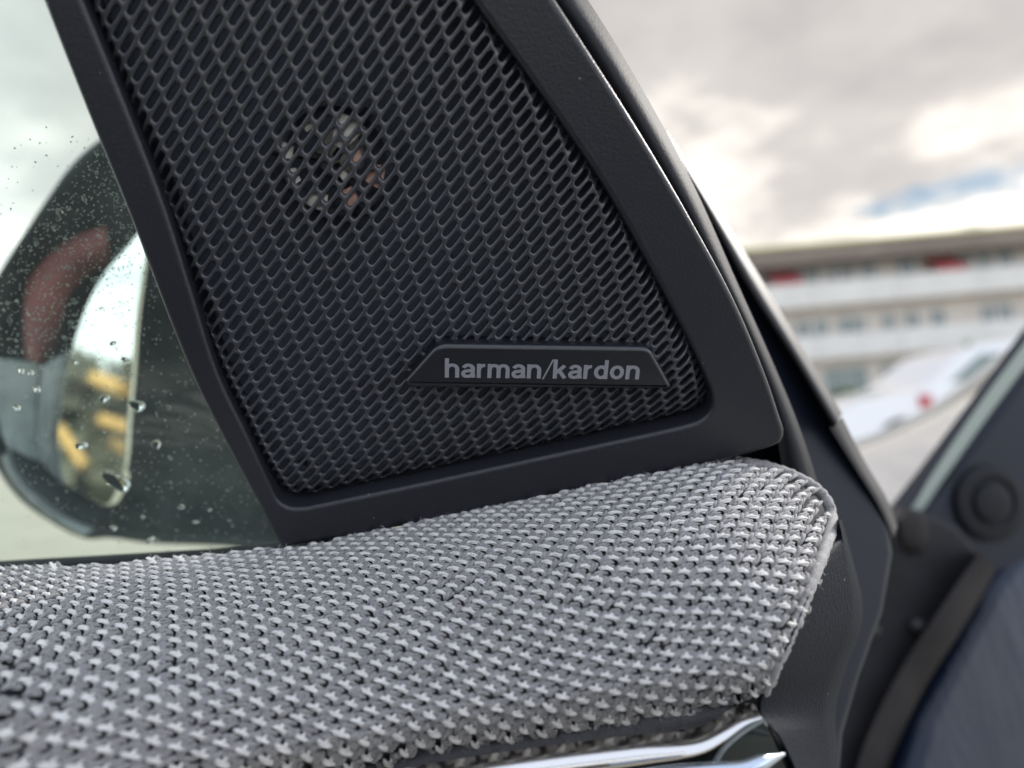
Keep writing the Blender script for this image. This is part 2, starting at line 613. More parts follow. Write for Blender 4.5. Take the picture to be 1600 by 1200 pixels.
def dusty(m, amount):
    """a thin film of dried rain and dust on the sheet"""
    t = m.node_tree
    out = [n for n in t.nodes if n.type == 'OUTPUT_MATERIAL'][0]
    base = out.inputs[0].links[0].from_socket
    tc = t.nodes.new('ShaderNodeTexCoord')
    nz = N(t, 'ShaderNodeTexNoise', inp={'Scale': 160, 'Detail': 6.0, 'Roughness': 0.7})
    t.links.new(tc.outputs['Object'], nz.inputs['Vector'])
    nz2 = N(t, 'ShaderNodeTexNoise', inp={'Scale': 22, 'Detail': 3.0})
    t.links.new(tc.outputs['Object'], nz2.inputs['Vector'])
    f = MATH(t, 'MULTIPLY', RAMP(t, nz.outputs[0], [(0.35, 0.35), (0.75, 1.0)]), RAMP(t, nz2.outputs[0], [(0.3, 0.4), (0.7, 1.0)]))
    f = MATH(t, 'MULTIPLY', f, amount)
    df = N(t, 'ShaderNodeBsdfDiffuse')
    df.inputs[0].default_value = (.62, .77, .78, 1)
    tl = N(t, 'ShaderNodeBsdfTranslucent')
    tl.inputs[0].default_value = (.62, .77, .78, 1)
    a = N(t, 'ShaderNodeMixShader', inp={0: .5})
    t.links.new(df.outputs[0], a.inputs[1])
    t.links.new(tl.outputs[0], a.inputs[2])
    ms = t.nodes.new('ShaderNodeMixShader')
    t.links.new(f, ms.inputs[0])
    t.links.new(base, ms.inputs[1])
    t.links.new(a.outputs[0], ms.inputs[2])
    t.links.new(ms.outputs[0], out.inputs[0])


M['glass'] = glass_mat('green_tinted_glass', (0.935, 0.975, 0.925))
dusty(M['glass'], 0.06)


def water_mat():
    m = bpy.data.materials.new('water')
    m.use_nodes = True
    b = m.node_tree.nodes['Principled BSDF']
    b.inputs['Base Color'].default_value = (1, 1, 1, 1)
    b.inputs['Transmission Weight'].default_value = 1.0
    b.inputs['IOR'].default_value = 1.33
    b.inputs['Roughness'].default_value = 0.02
    return m


M['water'] = water_mat()
M['dust'] = principled('dried_water_spots', (0.50, 0.55, 0.54), 0.8)

# ------------------------------------------------------------------ the place beyond the car
g = 400.0
ground = mesh('ground', [(-g, -g, 0), (g, -g, 0), (g, g * 2, 0), (-g, g * 2, 0)], [(0, 1, 2, 3)], M['ground'], None, 0)
setp(ground, 'pale concrete ground of the parking area', None, None, 'structure')


def building():
    Y = 38.0
    b = empty('apartment_building', (20, Y, 0), 'long pale apartment block with white balcony bands and two red awnings', 'building')

    def z(u, v):
        return on_y(u, v, Y)[2]

    def x(u, v):
        return on_y(u, v, Y)[0]
    x0, x1 = 4.0, 48.0
    zs1, zs2 = z(1300, 558), z(1300, 474)
    zr0, zr1 = z(1300, 410), z(1300, 383)
    MB().box((x0, Y + 1.4, 0), (x1, Y + 12, zr1)).make('wall', M['wall'], b)
    rf = MB().box((x0 - .6, Y - 0.5, zr0), (x1 + .6, Y + 12.6, zr1)).make('roof', M['roof'], b)
    MB().box((x0 - .65, Y - 0.56, zr1 + .004), (x1 + .65, Y + 12.7, zr1 + 0.14)).make('flashing', M['rooftrim'], rf)
    for zs in (zs1, zs2):
        sb = MB().box((x0, Y + .05, zs - .12), (x1, Y + 1.4, zs + .12)).make('balcony_slab', M['wall'], b)
        MB().box((x0 - .02, Y, zs - .02), (x1 + .02, Y + .12, zs + 1.18)).make('parapet', M['parapet'], sb)
        k = 0
        xx = x0 + 3.2
        while xx < x1 - 1:
            MB().box((xx, Y - .03, zs), (xx + .06, Y - .004, zs + 1.16)).make('parapet_joint', M['frame'], sb)
            xx += 4.4
    # windows per floor, placed where the photograph shows them
    tops = [(1258, 24), (1284, 22), (1318, 14), (1341, 20), (1376, 22), (1438, 30), (1532, 26), (1566, 20), (1600, 24), (1228, 20), (1200, 20)]
    mids = [(1270, 26), (1300, 22), (1345, 34), (1368, 10), (1410, 20), (1448, 22), (1490, 24), (1572, 22), (1600, 24)]
    lows = [(1338, 72), (1440, 84), (1550, 70), (1640, 70), (1240, 70)]
    spec = [(tops, 412, 2.0, zs2 + .15), (mids, 500, 2.0, zs1 + .15), (lows, 570, 1.35, 0.75)]
    for lst, vv, h, zb in spec:
        for u, w in lst:
            cx = x(u, vv)
            hw = w / 2 / F_PX * Y * 1.02
            fr = MB()
            for lo, hi in (((cx - hw, zb), (cx + hw, zb + .08)), ((cx - hw, zb + h - .08), (cx + hw, zb + h)),
                           ((cx - hw, zb + .08), (cx - hw + .08, zb + h - .08)), ((cx + hw - .08, zb + .08), (cx + hw, zb + h - .08)),
                           ((cx - .03, zb + .08), (cx + .03, zb + h - .08))):
                fr.box((lo[0], Y + 1.3, lo[1]), (hi[0], Y + 1.397, hi[1]))
            w_ = fr.make('window', M['frame'], b)
            MB().box((cx - hw + .081, Y + 1.36, zb + .081), (cx + hw - .081, Y + 1.39, zb + h - .081)).make('pane', M['pane'], w_)
    for u0, u1, v in ((1206, 1254, 400), (1462, 1512, 376)):
        xa, xb = x(u0, v), x(u1, v)
        zt = zr0 + 0.05
        n = 8
        vv, ff = [], []
        for i in range(n + 1):
            t = i / n
            yy = Y + 1.38 - t * 1.15
            zz = zt - .10 - .55 * t - .12 * math.sin(t * 3.1)
            vv += [(xa, yy, zz), (xb, yy, zz), (xa, yy, zz - .03), (xb, yy, zz - .03)]
        for i in range(n):
            a, c = i * 4, i * 4 + 4
            ff += [(a, a + 1, c + 1, c), (a + 2, c + 2, c + 3, a + 3), (a, c, c + 2, a + 2), (a + 1, a + 3, c + 3, c + 1)]
        aw = mesh('awning', vv, ff, M['awning'], b, 60)
        MB().box((xa, Y + .2, zt - 1.02), (xb, Y + .225, zt - .685)).make('valance', M['awning'], aw)
    # roof boxes
    cx = x(1580, 345)
    MB().box((cx - .5, Y + 3, zr1 + .14), (cx + .5, Y + 4, zr1 + 1.0)).make('chimney', M['frame'], rf)


building()

# green post in front of the block
pp = on_y(1512, 540, 30.0)
post = empty('green_post', (pp[0], 30, 0), 'slim green post standing before the pale apartment block', 'post')
th = np.linspace(0, 2 * math.pi, 14, endpoint=False)
rings = []
for zz, r_ in ((0, .16), (.1, .16), (.12, .10), (2.3, .09), (2.32, .13), (2.45, .13), (2.5, .05)):
    rings.append(np.stack([pp[0] + r_ * np.cos(th), 30 + r_ * np.sin(th), np.full(14, zz)], -1))
v, f = stack_rings(rings)
mesh('shaft', v, f, M['green'], post, 40)


def shrub(name, u, v, Y, h, w, label):
    p = on_y(u, v, Y)
    root = empty(name, (p[0], Y, 0), label, 'shrub')
    n = 1500
    q = rng.normal(size=(n, 3))
    q /= np.linalg.norm(q, axis=1)[:, None]
    q *= (rng.random(n) ** .4)[:, None]
    lump = 0.75 + .5 * np.sin(q[:, 0] * 5 + q[:, 2] * 4) * .5
    q = q * lump[:, None] * np.array([w, w * .6, h * .5]) + np.array([p[0], Y, h * .52])
    a = rng.normal(size=(n, 3)) * .10
    c = rng.normal(size=(n, 3)) * .06
    vv = np.stack([q - a, q + c, q + a, q - c], 1).reshape(-1, 3)
    quad_mesh('foliage', vv, np.arange(n * 4).reshape(-1, 4), M['leaf'], root, 0)
    v_, f_ = tube([(p[0], Y, 0), (p[0] + .03, Y, h * .3), (p[0], Y + .02, h * .6)], [.06, .05, .03], 7)
    mesh('stem', v_, f_, M['bark'], root)


shrub('shrub', 1332, 610, 26.0, 1.0, 1.5, 'low green shrub on the concrete at the foot of the apartment block')


def parked_car():
    """white hatchback standing side on, its nose to the photo's left, above the near car's wing"""
    x0, y0 = 8.15, 9.9
    root = empty('parked_car', (x0, y0, 0), 'white hatchback parked side on before the pale apartment block', 'car')
    root.rotation_euler = (0, 0, math.pi / 2)
    prof = [(0, .35), (-.02, .62), (.03, .92), (.25, 1.05), (.62, 1.42), (1.5, 1.50), (2.4, 1.42), (3.05, 1.02), (4.0, .86), (4.25, .62), (4.22, .35)]
    c = catmull(prof, 60)
    rings = []
    for s, k in ((-1, .80), (-.97, .93), (-.80, .985), (-.4, 1), (.4, 1), (.80, .985), (.97, .93), (1, .80)):
        r3 = []
        for (yy, zz) in c:
            tuck = 1.0 - max(0, zz - .95) * .32
            r3.append((x0 + s * .86 * tuck, y0 + 2.1 + (yy - 2.1) * (k * .06 + .94), .35 + (zz - .35) * (k * .12 + .88)))
        rings.append(np.array(r3))
    vv, ff = stack_rings(rings)
    mesh('body', vv, ff, M['carwhite'], root, 50)
    rw = MB()
    rw.add([(x0 - .58, y0 + .22, 1.07), (x0 + .58, y0 + .22, 1.07), (x0 + .50, y0 + .50, 1.37), (x0 - .50, y0 + .50, 1.37),
            (x0 - .58, y0 + .30, 1.07), (x0 + .58, y0 + .30, 1.07), (x0 + .50, y0 + .60, 1.37), (x0 - .50, y0 + .60, 1.37)],
           [(0, 1, 2, 3), (7, 6, 5, 4), (0, 4, 5, 1), (1, 5, 6, 2), (2, 6, 7, 3), (3, 7, 4, 0)])
    rw.make('rear_window', M['pane'], root)
    for (qa_, qb_) in (((.95, 1.62), (1.0, 1.42)), ((1.70, 2.75), (1.48, 2.28))):
        def sx(z):
            return -.86 * (1 - max(0, z - .95) * .32) - .008
        z0_, z1_ = 1.03, 1.34
        v8 = [(x0 + sx(z0_) + dx, y0 + qa_[0], z0_) for dx in (0, .03)] + [(x0 + sx(z0_) + dx, y0 + qa_[1], z0_) for dx in (0, .03)] + \
             [(x0 + sx(z1_) + dx, y0 + qb_[1], z1_) for dx in (0, .03)] + [(x0 + sx(z1_) + dx, y0 + qb_[0], z1_) for dx in (0, .03)]
        MB().add(v8, [(0, 2, 4, 6), (7, 5, 3, 1), (0, 1, 3, 2), (2, 3, 5, 4), (4, 5, 7, 6), (6, 7, 1, 0)]).make('side_window', M['pane'], root)
    MB().box((x0 - .885, y0 + 3.02, .74), (x0 - .845, y0 + 3.16, .90)).make('side_lamp', M['tail'], root)
    MB().box((x0 - .885, y0 + 1.2, .80), (x0 - .85, y0 + 1.38, .84)).make('door_handle', M['rim'], root)
    for s in (-1, 1):
        a = MB()
        a.box((x0 + s * .70 - .10, y0 - .03, .78), (x0 + s * .70 + .10, y0 + .14, .98))
        t = a.make('tail_lamp', M['tail'], root)
    MB().box((x0 - .26, y0 - .045, .55), (x0 + .26, y0 - .02, .66)).make('number_plate', M['parapet'], root)
    for s in (-1, 1):
        for yy in (.75, 3.4):
            rr = []
            for dx, r_ in ((-.1, .22), (-.1, .31), (-.06, .33), (.06, .33), (.1, .31), (.1, .22)):
                t = np.linspace(0, 2 * math.pi, 24, endpoint=False)
                rr.append(np.stack([np.full(24, x0 + s * .78 + dx), y0 + yy + r_ * np.cos(t), .33 + r_ * np.sin(t)], -1))
            v_, f_ = stack_rings(rr)
            w_ = mesh('wheel', v_, f_, M['tyre'], root)
            rr = []
            for dx, r_ in ((.0, .21), (s * .105, .21), (s * .115, .16), (s * .09, .05)):
                rr.append(np.stack([np.full(24, x0 + s * .78 + dx), y0 + yy + r_ * np.cos(t), .33 + r_ * np.sin(t)], -1))
            v_, f_ = stack_rings(rr)
            mesh('rim', v_, f_, M['rim'], w_)


parked_car()

# ------------------------------------------------------------------ the open car door
door = empty('car', P(800, 900, 0.13) * [1, 1, 0], 'dark navy car, front door open, with black speaker panel and grey knitted pad', 'car')

S0, SB, SV, KD = 39.8, -0.0025, -0.0125, 3.685


def dpan(u, v):
    return KD / (S0 + SB * (u - 270) + SV * (v - 160))


PAN = Plane((440, 858, dpan(440, 858)), (1150, 717, dpan(1150, 717)), (300, 60, dpan(300, 60)))

# --- bezel
outer_uv = [(-70, -330), (65, 0), (130, 165), (205, 350), (262, 500), (300, 592), (345, 682), (440, 860), (640, 825), (820, 787), (1000, 749),
            (1150, 716), (1216, 702), (1228, 690), (1223, 664), (1200, 592), (1150, 474), (1080, 342), (1000, 205), (905, 56), (855, -14), (640, -330)]


def smooth_outline(pl, parts, n):
    """closed outline made of smooth pieces joined at sharp corners"""
    c = []
    for p in parts:
        q = pl.to2(np.array(p, float)[:, 0], np.array(p, float)[:, 1])
        c.append(catmull(q, 40)[:-1])
    c = np.concatenate(c)
    return resample(np.concatenate([c, c[:1]]), n, True)


outer_parts = [
    [(-60, -330), (65, 0), (130, 165), (205, 350), (262, 500), (300, 592), (345, 682), (440, 858)],
    [(440, 858), (640, 823), (820, 785), (1000, 749), (1150, 716), (1205, 701)],
    [(1205, 701), (1222, 692), (1227, 677), (1220, 652)],
    [(1220, 652), (1200, 592), (1150, 472), (1080, 341), (1000, 205), (905, 56), (862, -10), (640, -330)],
    [(640, -330), (300, -345), (-60, -330)]]
inner_parts = [
    [(5, -290), (128, 0), (250, 305), (300, 460), (340, 585), (385, 680), (424, 764)],
    [(424, 764), (436, 785), (453, 794), (478, 794)],
    [(478, 794), (640, 760), (850, 714), (1062, 668)],
    [(1062, 668), (1096, 657), (1112, 640), (1112, 612)],
    [(1112, 612), (1090, 560), (1040, 462), (950, 300), (880, 195), (810, 96), (738, -4), (560, -290)],
    [(560, -290), (300, -300), (5, -290)]]
NB = 300
qo = smooth_outline(PAN, outer_parts, NB)
qi = smooth_outline(PAN, inner_parts, NB)


def ring3(q, ins, h):
    return PAN.to3(offset(q, ins), h)


def loops(rings, base):
    n = len(rings[0])
    f_ = []
    for k in range(len(rings) - 1):
        for i in range(n):
            j = (i + 1) % n
            f_.append((base + k * n + i, base + k * n + j, base + (k + 1) * n + j, base + (k + 1) * n + i))
    return f_


ro = [ring3(qo, 0, -0.0065)]
for k in range(6):
    t = k / 5 * math.pi / 2
    ro.append(ring3(qo, 0.0009 * (1 - math.cos(t)), -0.0009 + 0.0009 * math.sin(t)))
ro.append(ring3(qo, 0.00096, 0))
ri_ = [ring3(qi, 0, -0.0065)]
for k in range(5):
    t = k / 4 * math.pi / 2
    ri_.append(ring3(qi, -0.0007 * (1 - math.cos(t)), -0.0007 + 0.0007 * math.sin(t)))
ri_.append(ring3(qi, -0.00076, 0))
v = np.concatenate(ro + ri_)
f = loops(ro, 0) + loops(ri_, len(ro) * NB)
from mathutils.geometry import tessellate_polygon
lo_, li_ = offset(qo, .00096), offset(qi, -.00076)
tri = tessellate_polygon([[Vector((p[0], p[1], 0)) for p in lo_], [Vector((p[0], p[1], 0)) for p in li_]])
ia, ib = (len(ro) - 1) * NB, (len(ro) + len(ri_) - 1) * NB
f += [tuple((ia + k) if k < NB else (ib + k - NB) for k in t_) for t_ in tri]
f += [(i, (i + 1) % NB, len(ro) * NB + (i + 1) % NB, len(ro) * NB + i) for i in range(NB)][:0]
bez = mesh('speaker_bezel', v, f, M['bezel'], door, 50)
fix_normals(bez)
qi2 = qi

# --- grille lattice on the panel plane
qc = PAN.to2(650, 400)
b1 = PAN.to2(650 + 6.2, 400 + 17.6) - qc
b2 = PAN.to2(650 + 35.2, 400 + 6.6) - qc
Lv = b2 - 2 * b1
Llen = np.linalg.norm(Lv)
eL = Lv / Llen
eW = np.array([-eL[1], eL[0]])
wid = abs(np.dot(b1, eW))
NS = 24
th = np.arange(NS) * 2 * math.pi / NS
ha, hw_ = 0.392 * Llen, 0.31 * wid


def sl_outline(a, w, n=3.4):
    return np.stack([a * np.sign(np.cos(th)) * np.abs(np.cos(th)) ** (2 / n), w * np.sign(np.sin(th)) * np.abs(np.sin(th)) ** (2 / n)], -1)


base = sl_outline(1, 1)
mx = np.max(np.abs(base), axis=1)
sq = base / mx[:, None]
b1s = b1 if np.dot(b1, eW) > 0 else -b1
cell_outer = 0.5 * (sq[:, :1] * Lv + sq[:, 1:] * b1s)


def slot(e):
    o_ = sl_outline(ha + e, hw_ + e)
    return o_[:, :1] * eL + o_[:, 1:] * eW


bw = 0.00022
tmpl = [(cell_outer, 0.0), (slot(bw), 0.0), (slot(bw * .55), -0.00006), (slot(bw * .18), -0.00019), (slot(0), -0.00035), (slot(-0.00003), -0.0009)]
tq = np.concatenate([a for a, _ in tmpl])
tz = np.concatenate([np.full(NS, z_) for _, z_ in tmpl])
tf = []
for k in range(len(tmpl) - 1):
    for i in range(NS):
        j = (i + 1) % NS
        tf.append((k * NS + i, k * NS + j, (k + 1) * NS + j, (k + 1) * NS + i))
tf = np.array(tf)


def inside(poly, pts):
    x, y = pts[:, 0], pts[:, 1]
    c = np.zeros(len(pts), bool)
    n = len(poly)
    for i in range(n):
        x1, y1 = poly[i]
        x2, y2 = poly[(i + 1) % n]
        hit = (y1 > y) != (y2 > y)
        if y1 != y2:
            c ^= hit & (x < (x2 - x1) * (y - y1) / (y2 - y1) + x1)
    return c


def dist_poly(poly, pts):
    d = np.full(len(pts), 1e9)
    n = len(poly)
    for i in range(n):
        a, b = poly[i], poly[(i + 1) % n]
        e = b - a
        t = np.clip(((pts - a) @ e) / max(e @ e, 1e-18), 0, 1)
        d = np.minimum(d, np.linalg.norm(pts - a - t[:, None] * e, axis=1))
    return d


qi_c = qi[::3]
ii, jj = np.meshgrid(np.arange(-70, 71), np.arange(-50, 51), indexing='ij')
cen = qc + ii.reshape(-1, 1) * b1 + jj.reshape(-1, 1) * b2
grow = offset(qi_c, -0.0016)
cen = cen[inside(grow, cen)]
pts = (cen[:, None, :] + tq[None]).reshape(-1, 2)
lo_edge = PAN.to2(np.array([478., 1062.]), np.array([794., 668.]))
ed = lo_edge[1] - lo_edge[0]
ed /= np.linalg.norm(ed)
en = np.array([-ed[1], ed[0]])
yb = (pts - lo_edge[0]) @ en                       # height above the lower edge
cell_in = inside(qi_c, pts)
dd = dist_poly(qi_c, pts) * np.where(cell_in, 1, -1)
drop = -0.0011
hgt = drop + np.tile(tz, len(cen))
hgt -= 0.0010 * np.clip(1 - dd / 0.0022, 0, 2) ** 2
bend = np.clip(0.012 - yb, 0, 0.014)
hgt -= 16.0 * bend ** 2
v = PAN.to3(pts, hgt)
qf = (tf[None] + (np.arange(len(cen)) * len(tq))[:, None, None]).reshape(-1, 4)
gr = quad_mesh('speaker_grille', v, qf, M['grille'], door, 60)
print('grille cells', len(cen))

# backing bowl behind the grille
q_b = qi2
rings = [PAN.to3(offset(q_b, -0.002), -0.0064), PAN.to3(offset(q_b, 0.001), -0.012), PAN.to3(offset(q_b, 0.006), -0.0135)]
v, f = stack_rings(rings, False, True)
mesh('speaker_cavity', v, f, M['cavity'], door, 40)

# tweeter behind the grille
tc_ = PAN.to2(514, 256)
TW = mesh('tweeter', *stack_rings([PAN.to3(tc_ + r_ * np.stack([np.cos(np.linspace(0, 2 * math.pi, 40, endpoint=False)), np.sin(np.linspace(0, 2 * math.pi, 40, endpoint=False))], -1), h_)
                                   for r_, h_ in ((.0085, -.0115), (.0085, -.0072), (.0080, -.0066), (.0070, -.0068), (.0068, -.0095))], False, True), M['cavity'], door, 40)


def disc_ring(name, r0, r1, h, a0, a1, mat, par, bulge=0.0006, seg=18, tilt=.42):
    a = np.linspace(a0, a1, seg)
    ym = (r0 + r1) / 2 * math.sin((a0 + a1) / 2)
    rows = []
    for k, t in enumerate(np.linspace(0, 1, 6)):
        r_ = r0 + (r1 - r0) * t
        rows.append(PAN.to3(tc_ + r_ * np.stack([np.cos(a), np.sin(a)], -1), h + bulge * math.sin(math.pi * t) - tilt * (r_ * np.sin(a) - ym)))
    for k, t in enumerate(np.linspace(1, 0, 2)):
        r_ = r0 + (r1 - r0) * t
        rows.append(PAN.to3(tc_ + r_ * np.stack([np.cos(a), np.sin(a)], -1), h - .0006 - tilt * (r_ * np.sin(a) - ym)))
    v_ = np.concatenate(rows)
    o_ = mesh(name, v_, grid_faces(len(rows), seg), mat, par, 50)
    return o_


for a0, a1, r0_, r1_ in ((.70, 1.40, .0022, .0064), (2.75, 3.05, .0052, .0068), (3.3, 3.65, .0050, .0066), (4.05, 4.5, .0046, .0068), (1.95, 2.2, .0048, .0060), (5.2, 5.6, .0012, .0030)):
    disc_ring('cream_glint', r0_, r1_, -.0024, a0, a1, M['pale_glint'], TW, bulge=.0003, tilt=.12)  # pale diffuse segments shaped as the glints seen through the grille
for a0, a1, r0_, r1_ in ((4.9, 5.3, .0040, .0062), (5.75, 6.2, .0050, .0072), (.0, .4, .0022, .0042)):
    disc_ring('copper_glint', r0_, r1_, -.0024, a0, a1, M['warm_glint'], TW, bulge=.0003, tilt=.12)  # warmer glints, likewise painted as diffuse segments
for k in range(3):
    a = .9 + k * 2.09
    dq = np.array([math.cos(a), math.sin(a)])
    v_, f_ = tube([PAN.to3(tc_ + dq * r_, -.0045) for r_ in (.0005, .003, .006, .0085)], .0006, 8)
    mesh('spoke', v_, f_, M['dome'], TW)
rr = []
for t in np.linspace(0, 1, 8):
    r_ = .0034 * math.cos(t * 1.5)
    rr.append(PAN.to3(tc_ + np.array([.0006, .0004]) + r_ * np.stack([np.cos(np.linspace(0, 2 * math.pi, 28, endpoint=False)), np.sin(np.linspace(0, 2 * math.pi, 28, endpoint=False))], -1), -.0075 + .003 * math.sin(t * 1.5)))
v_, f_ = stack_rings(rr)
mesh('dome', v_, f_, M['pale_glint'], TW)

# --- badge
bq = [(640, 602), (632, 592), (684, 533.5), (1013, 538.5), (1046, 598), (1043, 604)]
bq2 = PAN.to2(np.array(bq)[:, 0], np.array(bq)[:, 1])
bq2 = rounded(bq2, [.0004, .0005, .0015, .0013, .0003, .0003], 6)
badge = slab('badge', PAN, bq2, 0.004, 0.00075, M['badge'], door, lift=0.0012, steps=5, is2d=True)

# lettering drawn as strokes of a bold grotesque: x height 1
FT = {}


def arc(cx, cy, rx, ry, a0, a1, n=10):
    return [(cx + rx * math.cos(R(a0 + (a1 - a0) * i / n)), cy + ry * math.sin(R(a0 + (a1 - a0) * i / n))) for i in range(n + 1)]


W = 0.22
hW = W / 2
ARCH = [(hW + .0, .52)] + arc(.40, .60, .27, .30, 170, 0) + [(.67, 0)]
FT['h'] = ([[(hW, 0), (hW, 1.36)], [(hW, .55)] + arc(.39, .60, .27, .29, 165, 0) + [(.66, 0)]], .80)
FT['n'] = ([[(hW, 0), (hW, 1.0)], [(hW, .55)] + arc(.39, .60, .27, .29, 165, 0) + [(.66, 0)]], .80)
FT['r'] = ([[(hW, 0), (hW, 1.0)], [(hW, .48)] + arc(.43, .57, .31, .32, 175, 88)], .50)
FT['m'] = ([[(hW, 0), (hW, 1.0)], [(hW, .55)] + arc(.36, .61, .24, .28, 165, 0) + [(.60, 0)],
            [(.60, .55)] + arc(.845, .61, .24, .28, 165, 0) + [(1.085, 0)]], 1.225)
FT['a'] = ([[(.13, .70)] + arc(.375, .66, .245, .235, 150, 0) + [(.62, .30), (.66, .02)],
            [(.60, .545)] + [(.42, .50)] + arc(.29, .29, .185, .19, 95, 270) + arc(.34, .34, .27, .24, 280, 350)], .76)
FT['d'] = ([[(.66, 0), (.66, 1.36)], arc(.39, .49, .275, .385, 40, 320, 20)], .80)
FT['o'] = ([arc(.40, .49, .285, .385, 0, 360, 26)], .82)
FT['k'] = ([[(hW, 0), (hW, 1.36)], [(.17, .42), (.62, .93)], [(.33, .58), (.66, .03)]], .76)


def stroke(path, w):
    p = np.array(path, float)
    closed = np.linalg.norm(p[0] - p[-1]) < 1e-6
    t = np.gradient(p, axis=0)
    if closed:
        t[0] = t[-1] = p[1] - p[-2]
    t /= np.linalg.norm(t, axis=1)[:, None]
    nn = np.stack([-t[:, 1], t[:, 0]], -1)
    return p + nn * w / 2, p - nn * w / 2


def lettering(word, o2, ex2, ey2, pen, name):
    vs, fs = [], []
    x = 0.0
    zl = 0.0
    for ch in word:
        strokes, adv = FT[ch]
        for s in strokes:
            a, b = stroke(s, pen)
            k = len(vs)
            n = len(a)
            zl += 1.2e-6
            for q in a:
                vs.append((*(o2 + ex2 * (x + q[0]) + ey2 * q[1]), zl))
            for q in b:
                vs.append((*(o2 + ex2 * (x + q[0]) + ey2 * q[1]), zl))
            for i in range(n - 1):
                fs.append((k + i, k + i + 1, k + n + i + 1, k + n + i))
        x += adv + .075
    return vs, fs, x


# baseline from the photograph: h at (694,585), k at (866,587); last n ends (996,588)
pA, pB = PAN.to2(695, 585), PAN.to2(996, 588)
exl = pB - pA
ltot = np.linalg.norm(exl)
exl /= ltot
eyl = np.array([-exl[1], exl[0]])
w1 = sum(FT[c][1] + .075 for c in 'harman') - .075
w2 = sum(FT[c][1] + .075 for c in 'kardon') - .075
gapw = .62
unit = ltot / (w1 + gapw + w2)
lv, lf = [], []
hl = 0.00122
xs = PAN.to2(695, 585), 
for word, x0_ in (('harman', 0), ('kardon', w1 + gapw)):
    vs, fs, _ = lettering(word, pA + exl * unit * x0_, exl * unit, eyl * unit * 0.82, W, 'l')
    k = len(lv)
    lv += vs
    lf += [tuple(i + k for i in q) for q in fs]
k = len(lv)
xs0 = w1 + .04
for q in ((xs0, -.05), (xs0 + .09, -.05), (xs0 + gapw - .02, 1.36), (xs0 + gapw - .11, 1.36)):
    lv.append((*(pA + exl * unit * q[0] + eyl * unit * .82 * q[1]), 0))
lf.append((k, k + 1, k + 2, k + 3))
lv = np.array(lv)
mesh('lettering', PAN.to3(lv[:, :2], hl + lv[:, 2]), lf, M['print'], badge, 0)

# --- knitted top pad
BK = np.array([(-160, 896), (0, 889), (150, 883), (300, 871), (440, 854), (620, 818), (800, 781), (1000, 738), (1100, 720), (1150, 716), (1205, 725), (1250, 740),
               (1283, 760), (1302, 784), (1308, 816)], float)
FR = np.array([(-160, 1330), (0, 1312), (200, 1285), (400, 1242), (560, 1218), (700, 1184), (800, 1171), (900, 1155), (1040, 1133), (1120, 1119), (1150, 1112),
               (1162, 1112), (1172, 1112), (1180, 1112), (1187, 1113)], float)
SEAM = np.array([(1309, 816), (1302, 850), (1280, 905), (1240, 1000), (1187, 1113)], float)
SIL = np.array([(1150, 716), (1205, 725), (1250, 740), (1283, 760), (1302, 784), (1309, 816)], float)


def pdist(poly, u, v):
    pts = np.stack([np.ravel(u), np.ravel(v)], -1)
    d = np.full(len(pts), 1e9)
    for a, b in zip(poly[:-1], poly[1:]):
        e = b - a
        t = np.clip(((pts - a) @ e) / (e @ e), 0, 1)
        d = np.minimum(d, np.linalg.norm(pts - a - t[:, None] * e, axis=1))
    return d.reshape(np.shape(u))


bks = catmull(BK, 200)


def dpad(u, v, roll=True):
    u = np.asarray(u, float)
    v = np.asarray(v, float)
    vb = np.interp(u, bks[:, 0], bks[:, 1])
    x = np.maximum(v - vb, 0)
    d = 0.1205 - 0.0365 * (1 - np.exp(-x / 130.0))
    d = d * (1 - .17 * np.clip((620 - u) / 620, 0, 1) ** 1.3 * np.clip(x / 230, 0, 1) ** 1.2)
    d = d + .0022 * np.exp(-x / 9.0) * ((u > 430) & (u < 1160))
    vf = np.interp(u, FR[:, 0], FR[:, 1])
    d = d + 0.0115 * np.clip(1 - (vf - v) / 85.0, 0, 1.4) ** 2
    sd = pdist(SEAM, u, v) * np.where(u > np.interp(v, SEAM[:, 1], SEAM[:, 0]), -1, 1)
    d = d + 0.0035 * np.clip(1 - sd / 42.0, 0, 2) ** 2
    if roll:
        d = d + 0.005 * np.clip(1 - pdist(SIL, u, v) / 30.0, 0, 1) ** 2
    return d


def pad_nrm(u, v):
    e = 1.0
    a = P(u + e, v, dpad(u + e, v)) - P(u - e, v, dpad(u - e, v))
    b = P(u, v + e, dpad(u, v + e)) - P(u, v - e, dpad(u, v - e))
    n = np.cross(b, a)
    n /= np.linalg.norm(n, axis=-1)[..., None]
    pt = P(u, v, dpad(u, v))
    flip = np.sum(n * (CAM - pt), -1) < 0
    n[flip] *= -1
    return n


NSG, NTG = 110, 60
bk = catmull(BK, NSG)
fr_ = catmull(FR, NSG)
